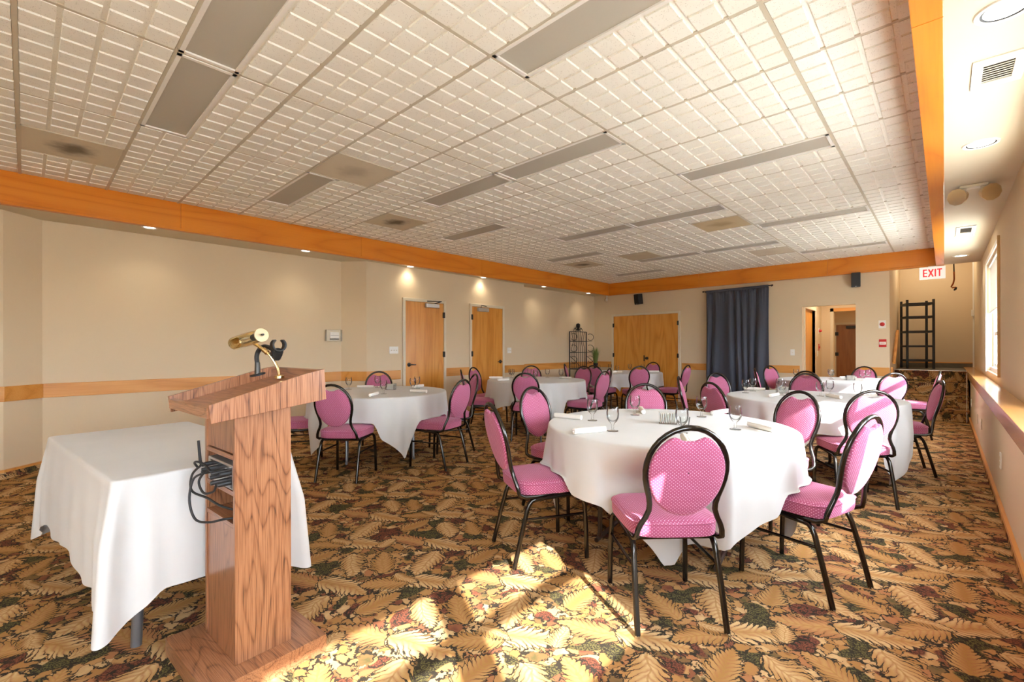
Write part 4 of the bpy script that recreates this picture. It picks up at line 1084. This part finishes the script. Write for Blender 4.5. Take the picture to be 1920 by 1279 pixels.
cabs = [('black cable looping lowest below the receiver', [(-.07, -.135, .765), (-.10, -.165, .74), (-.095, -.18, .66), (-.06, -.17, .59), (0, -.14, .583), (.08, -.11, .606), (.12, -.05, .607)]),
        ('black cable hanging into the open shelf', [(-.10, -.14, .79), (-.135, -.16, .75), (-.12, -.165, .69), (-.05, -.13, .665), (.03, -.10, .64), (.10, -.02, .607)]),
        ('black cable drooping across the receiver front', [(-.03, -.14, .785), (-.05, -.16, .74), (-.01, -.155, .70), (.05, -.14, .715), (.075, -.138, .748)]),
        ('black cable bundled over the top of the receiver', [(-.125, -.14, .775), (-.12, -.155, .80), (-.07, -.16, .815), (-.02, -.15, .81), (.04, -.145, .79)])]
from mathutils.geometry import interpolate_bezier
def smooth_path(pts, n=8):
    P = [Vector(p) for p in pts]; out = []
    for i in range(len(P)-1):
        a = P[i-1] if i else P[i]; d = P[i+2] if i+2 < len(P) else P[i+1]
        out += interpolate_bezier(P[i], P[i]+(P[i+1]-a)/6, P[i+1]-(d-P[i])/6, P[i+1], n)[:-1]
    return out+[P[-1]]
for lab, p in cabs:
    o = MB().tube(smooth_path(p), .0045, 8).build('audio_cable', M['rubber'], None, 180, loc=(-2.12, .635, 0)); o.rotation_euler = (0, 0, LR)
    tag(o, lab, 'cable', 'black audio cables in the lectern')
# brass reading lamp
lp = empty('reading_lamp', (-1.99, .716, 1.152), 0, 'brass gooseneck reading lamp on the lectern', 'reading lamp')
O = Vector((-1.99, .716, 1.152))
MB().lathe([(.018, -.006), (.018, .004), (.009, .008)], 16).build('mount', M['brass'], lp)
MB().tube(smooth_path([Vector(p)-O for p in ((-1.99, .716, 1.152), (-1.993, .707, 1.195), (-2.010, .687, 1.240), (-2.045, .662, 1.272), (-2.085, .650, 1.288))]), .0065, 10).tube([Vector((-2.02, .680, 1.250))-O, Vector((-2.035, .669, 1.265))-O], .010, 10).build('gooseneck', M['brass'], lp)
A, B = Vector((-1.995, .650, 1.322)), Vector((-2.275, .634, 1.292)); ax = (B-A).normalized(); up = Vector((0, 0, 1)); up = (up-ax*up.dot(ax)).normalized(); sd = ax.cross(up)
rws = []; RL = .027
for kx in range(2):
    for rr in ((RL,) if 1 else ()):
        pass
sh = MB()
def ringp(c, r, a): return c+(up*math.cos(a)+sd*math.sin(a))*r-O
angs = [-.95+4.2*k/28 for k in range(29)]
sh.grid([[ringp(A, RL, a) for a in angs], [ringp(A+(B-A)*.5, RL, a) for a in angs], [ringp(B, RL, a) for a in angs]])
sh.build('lamp_shade', M['brasspale'], lp, 180, solid=.002)
for P_, nm, m2 in ((A, 'end_cap', M['brasspale']), (B, 'end_cap', M['brass'])):
    q = MB(); K = 28
    for r0, off in ((RL, 0), (RL*.75, .002), (RL*.5, .0), (RL*.25, .002)):
        q.add([ringp(P_-ax*(.001+off if P_ == A else -.001), r0, 2*PI*k/K) for k in range(K)], [tuple(range(K))])
    q.grid([[ringp(P_+ax*.003, RL+.001, 2*PI*k/K) for k in range(K)], [ringp(P_-ax*.003, RL+.001, 2*PI*k/K) for k in range(K)]], True)
    q.build(nm, m2, lp, 30)
MB().tube([A-O-ax*.0, A-O-ax*.018], .004).build('switch_knob', M['rubber'], lp)
MB().tube([A-O+ax*.02, A-O+ax*.08], .014, 12).build('socket', M['rubber'], lp)
bl = MB().tube([A-O+ax*.08, A-O+ax*.10, A-O+ax*.15, A-O+ax*.20, A-O+ax*.225], [.010, .014, .015, .014, .004], 14).build('bulb', M['glass'], lp)
# microphone holder
mh = empty('microphone_holder', (-2.13, .678, 1.158), 0, 'black gooseneck microphone clip mounted on the lectern', 'microphone holder')
O = Vector((-2.13, .678, 1.158)); Rt = Matrix.Rotation(.24, 3, 'X')
MB().lathe([(.030, -.004), (.030, .002), (.012, .004)], 20, (0, 0, 0), Rt).build('flange', M['black'], mh)
MB().tube([(0, 0, 0), (-.002, 0, .05)], [.012, .010], 12).build('socket', M['bronze'], mh)
gp = smooth_path([(-.002, 0, .045), (-.010, .0, .075), (0, .004, .10), (.04, .010, .117), (.09, .018, .113), (.135, .025, .098)])
MB().tube(gp, .0095, 10).build('gooseneck', M['rubber'], mh)
c0 = Vector((.150, .026, .088)); cl = MB(); fr = Vector((0, -1, .25)).normalized()
cl.tube([c0-Vector((.012, .0, .015)), c0+Vector((.012, .002, .012))], .015, 10)
rows = []
cc = c0+Vector((.012, 0, .036))
for xx in (-.017, .017):
    rows.append([cc+Vector((xx, .024*math.cos(a), .024*math.sin(a))) for a in [PI/2+.62+(2*PI-1.24)*k/20 for k in range(21)]])
cl.grid(rows); cl.build('clip', M['rubber'], mh, 60, solid=.006)
MB().tube([c0+Vector((-.01, -.02, 0)), c0+Vector((-.01, .02, 0))], .012, 10).build('thumb_screw', M['rubber'], mh)
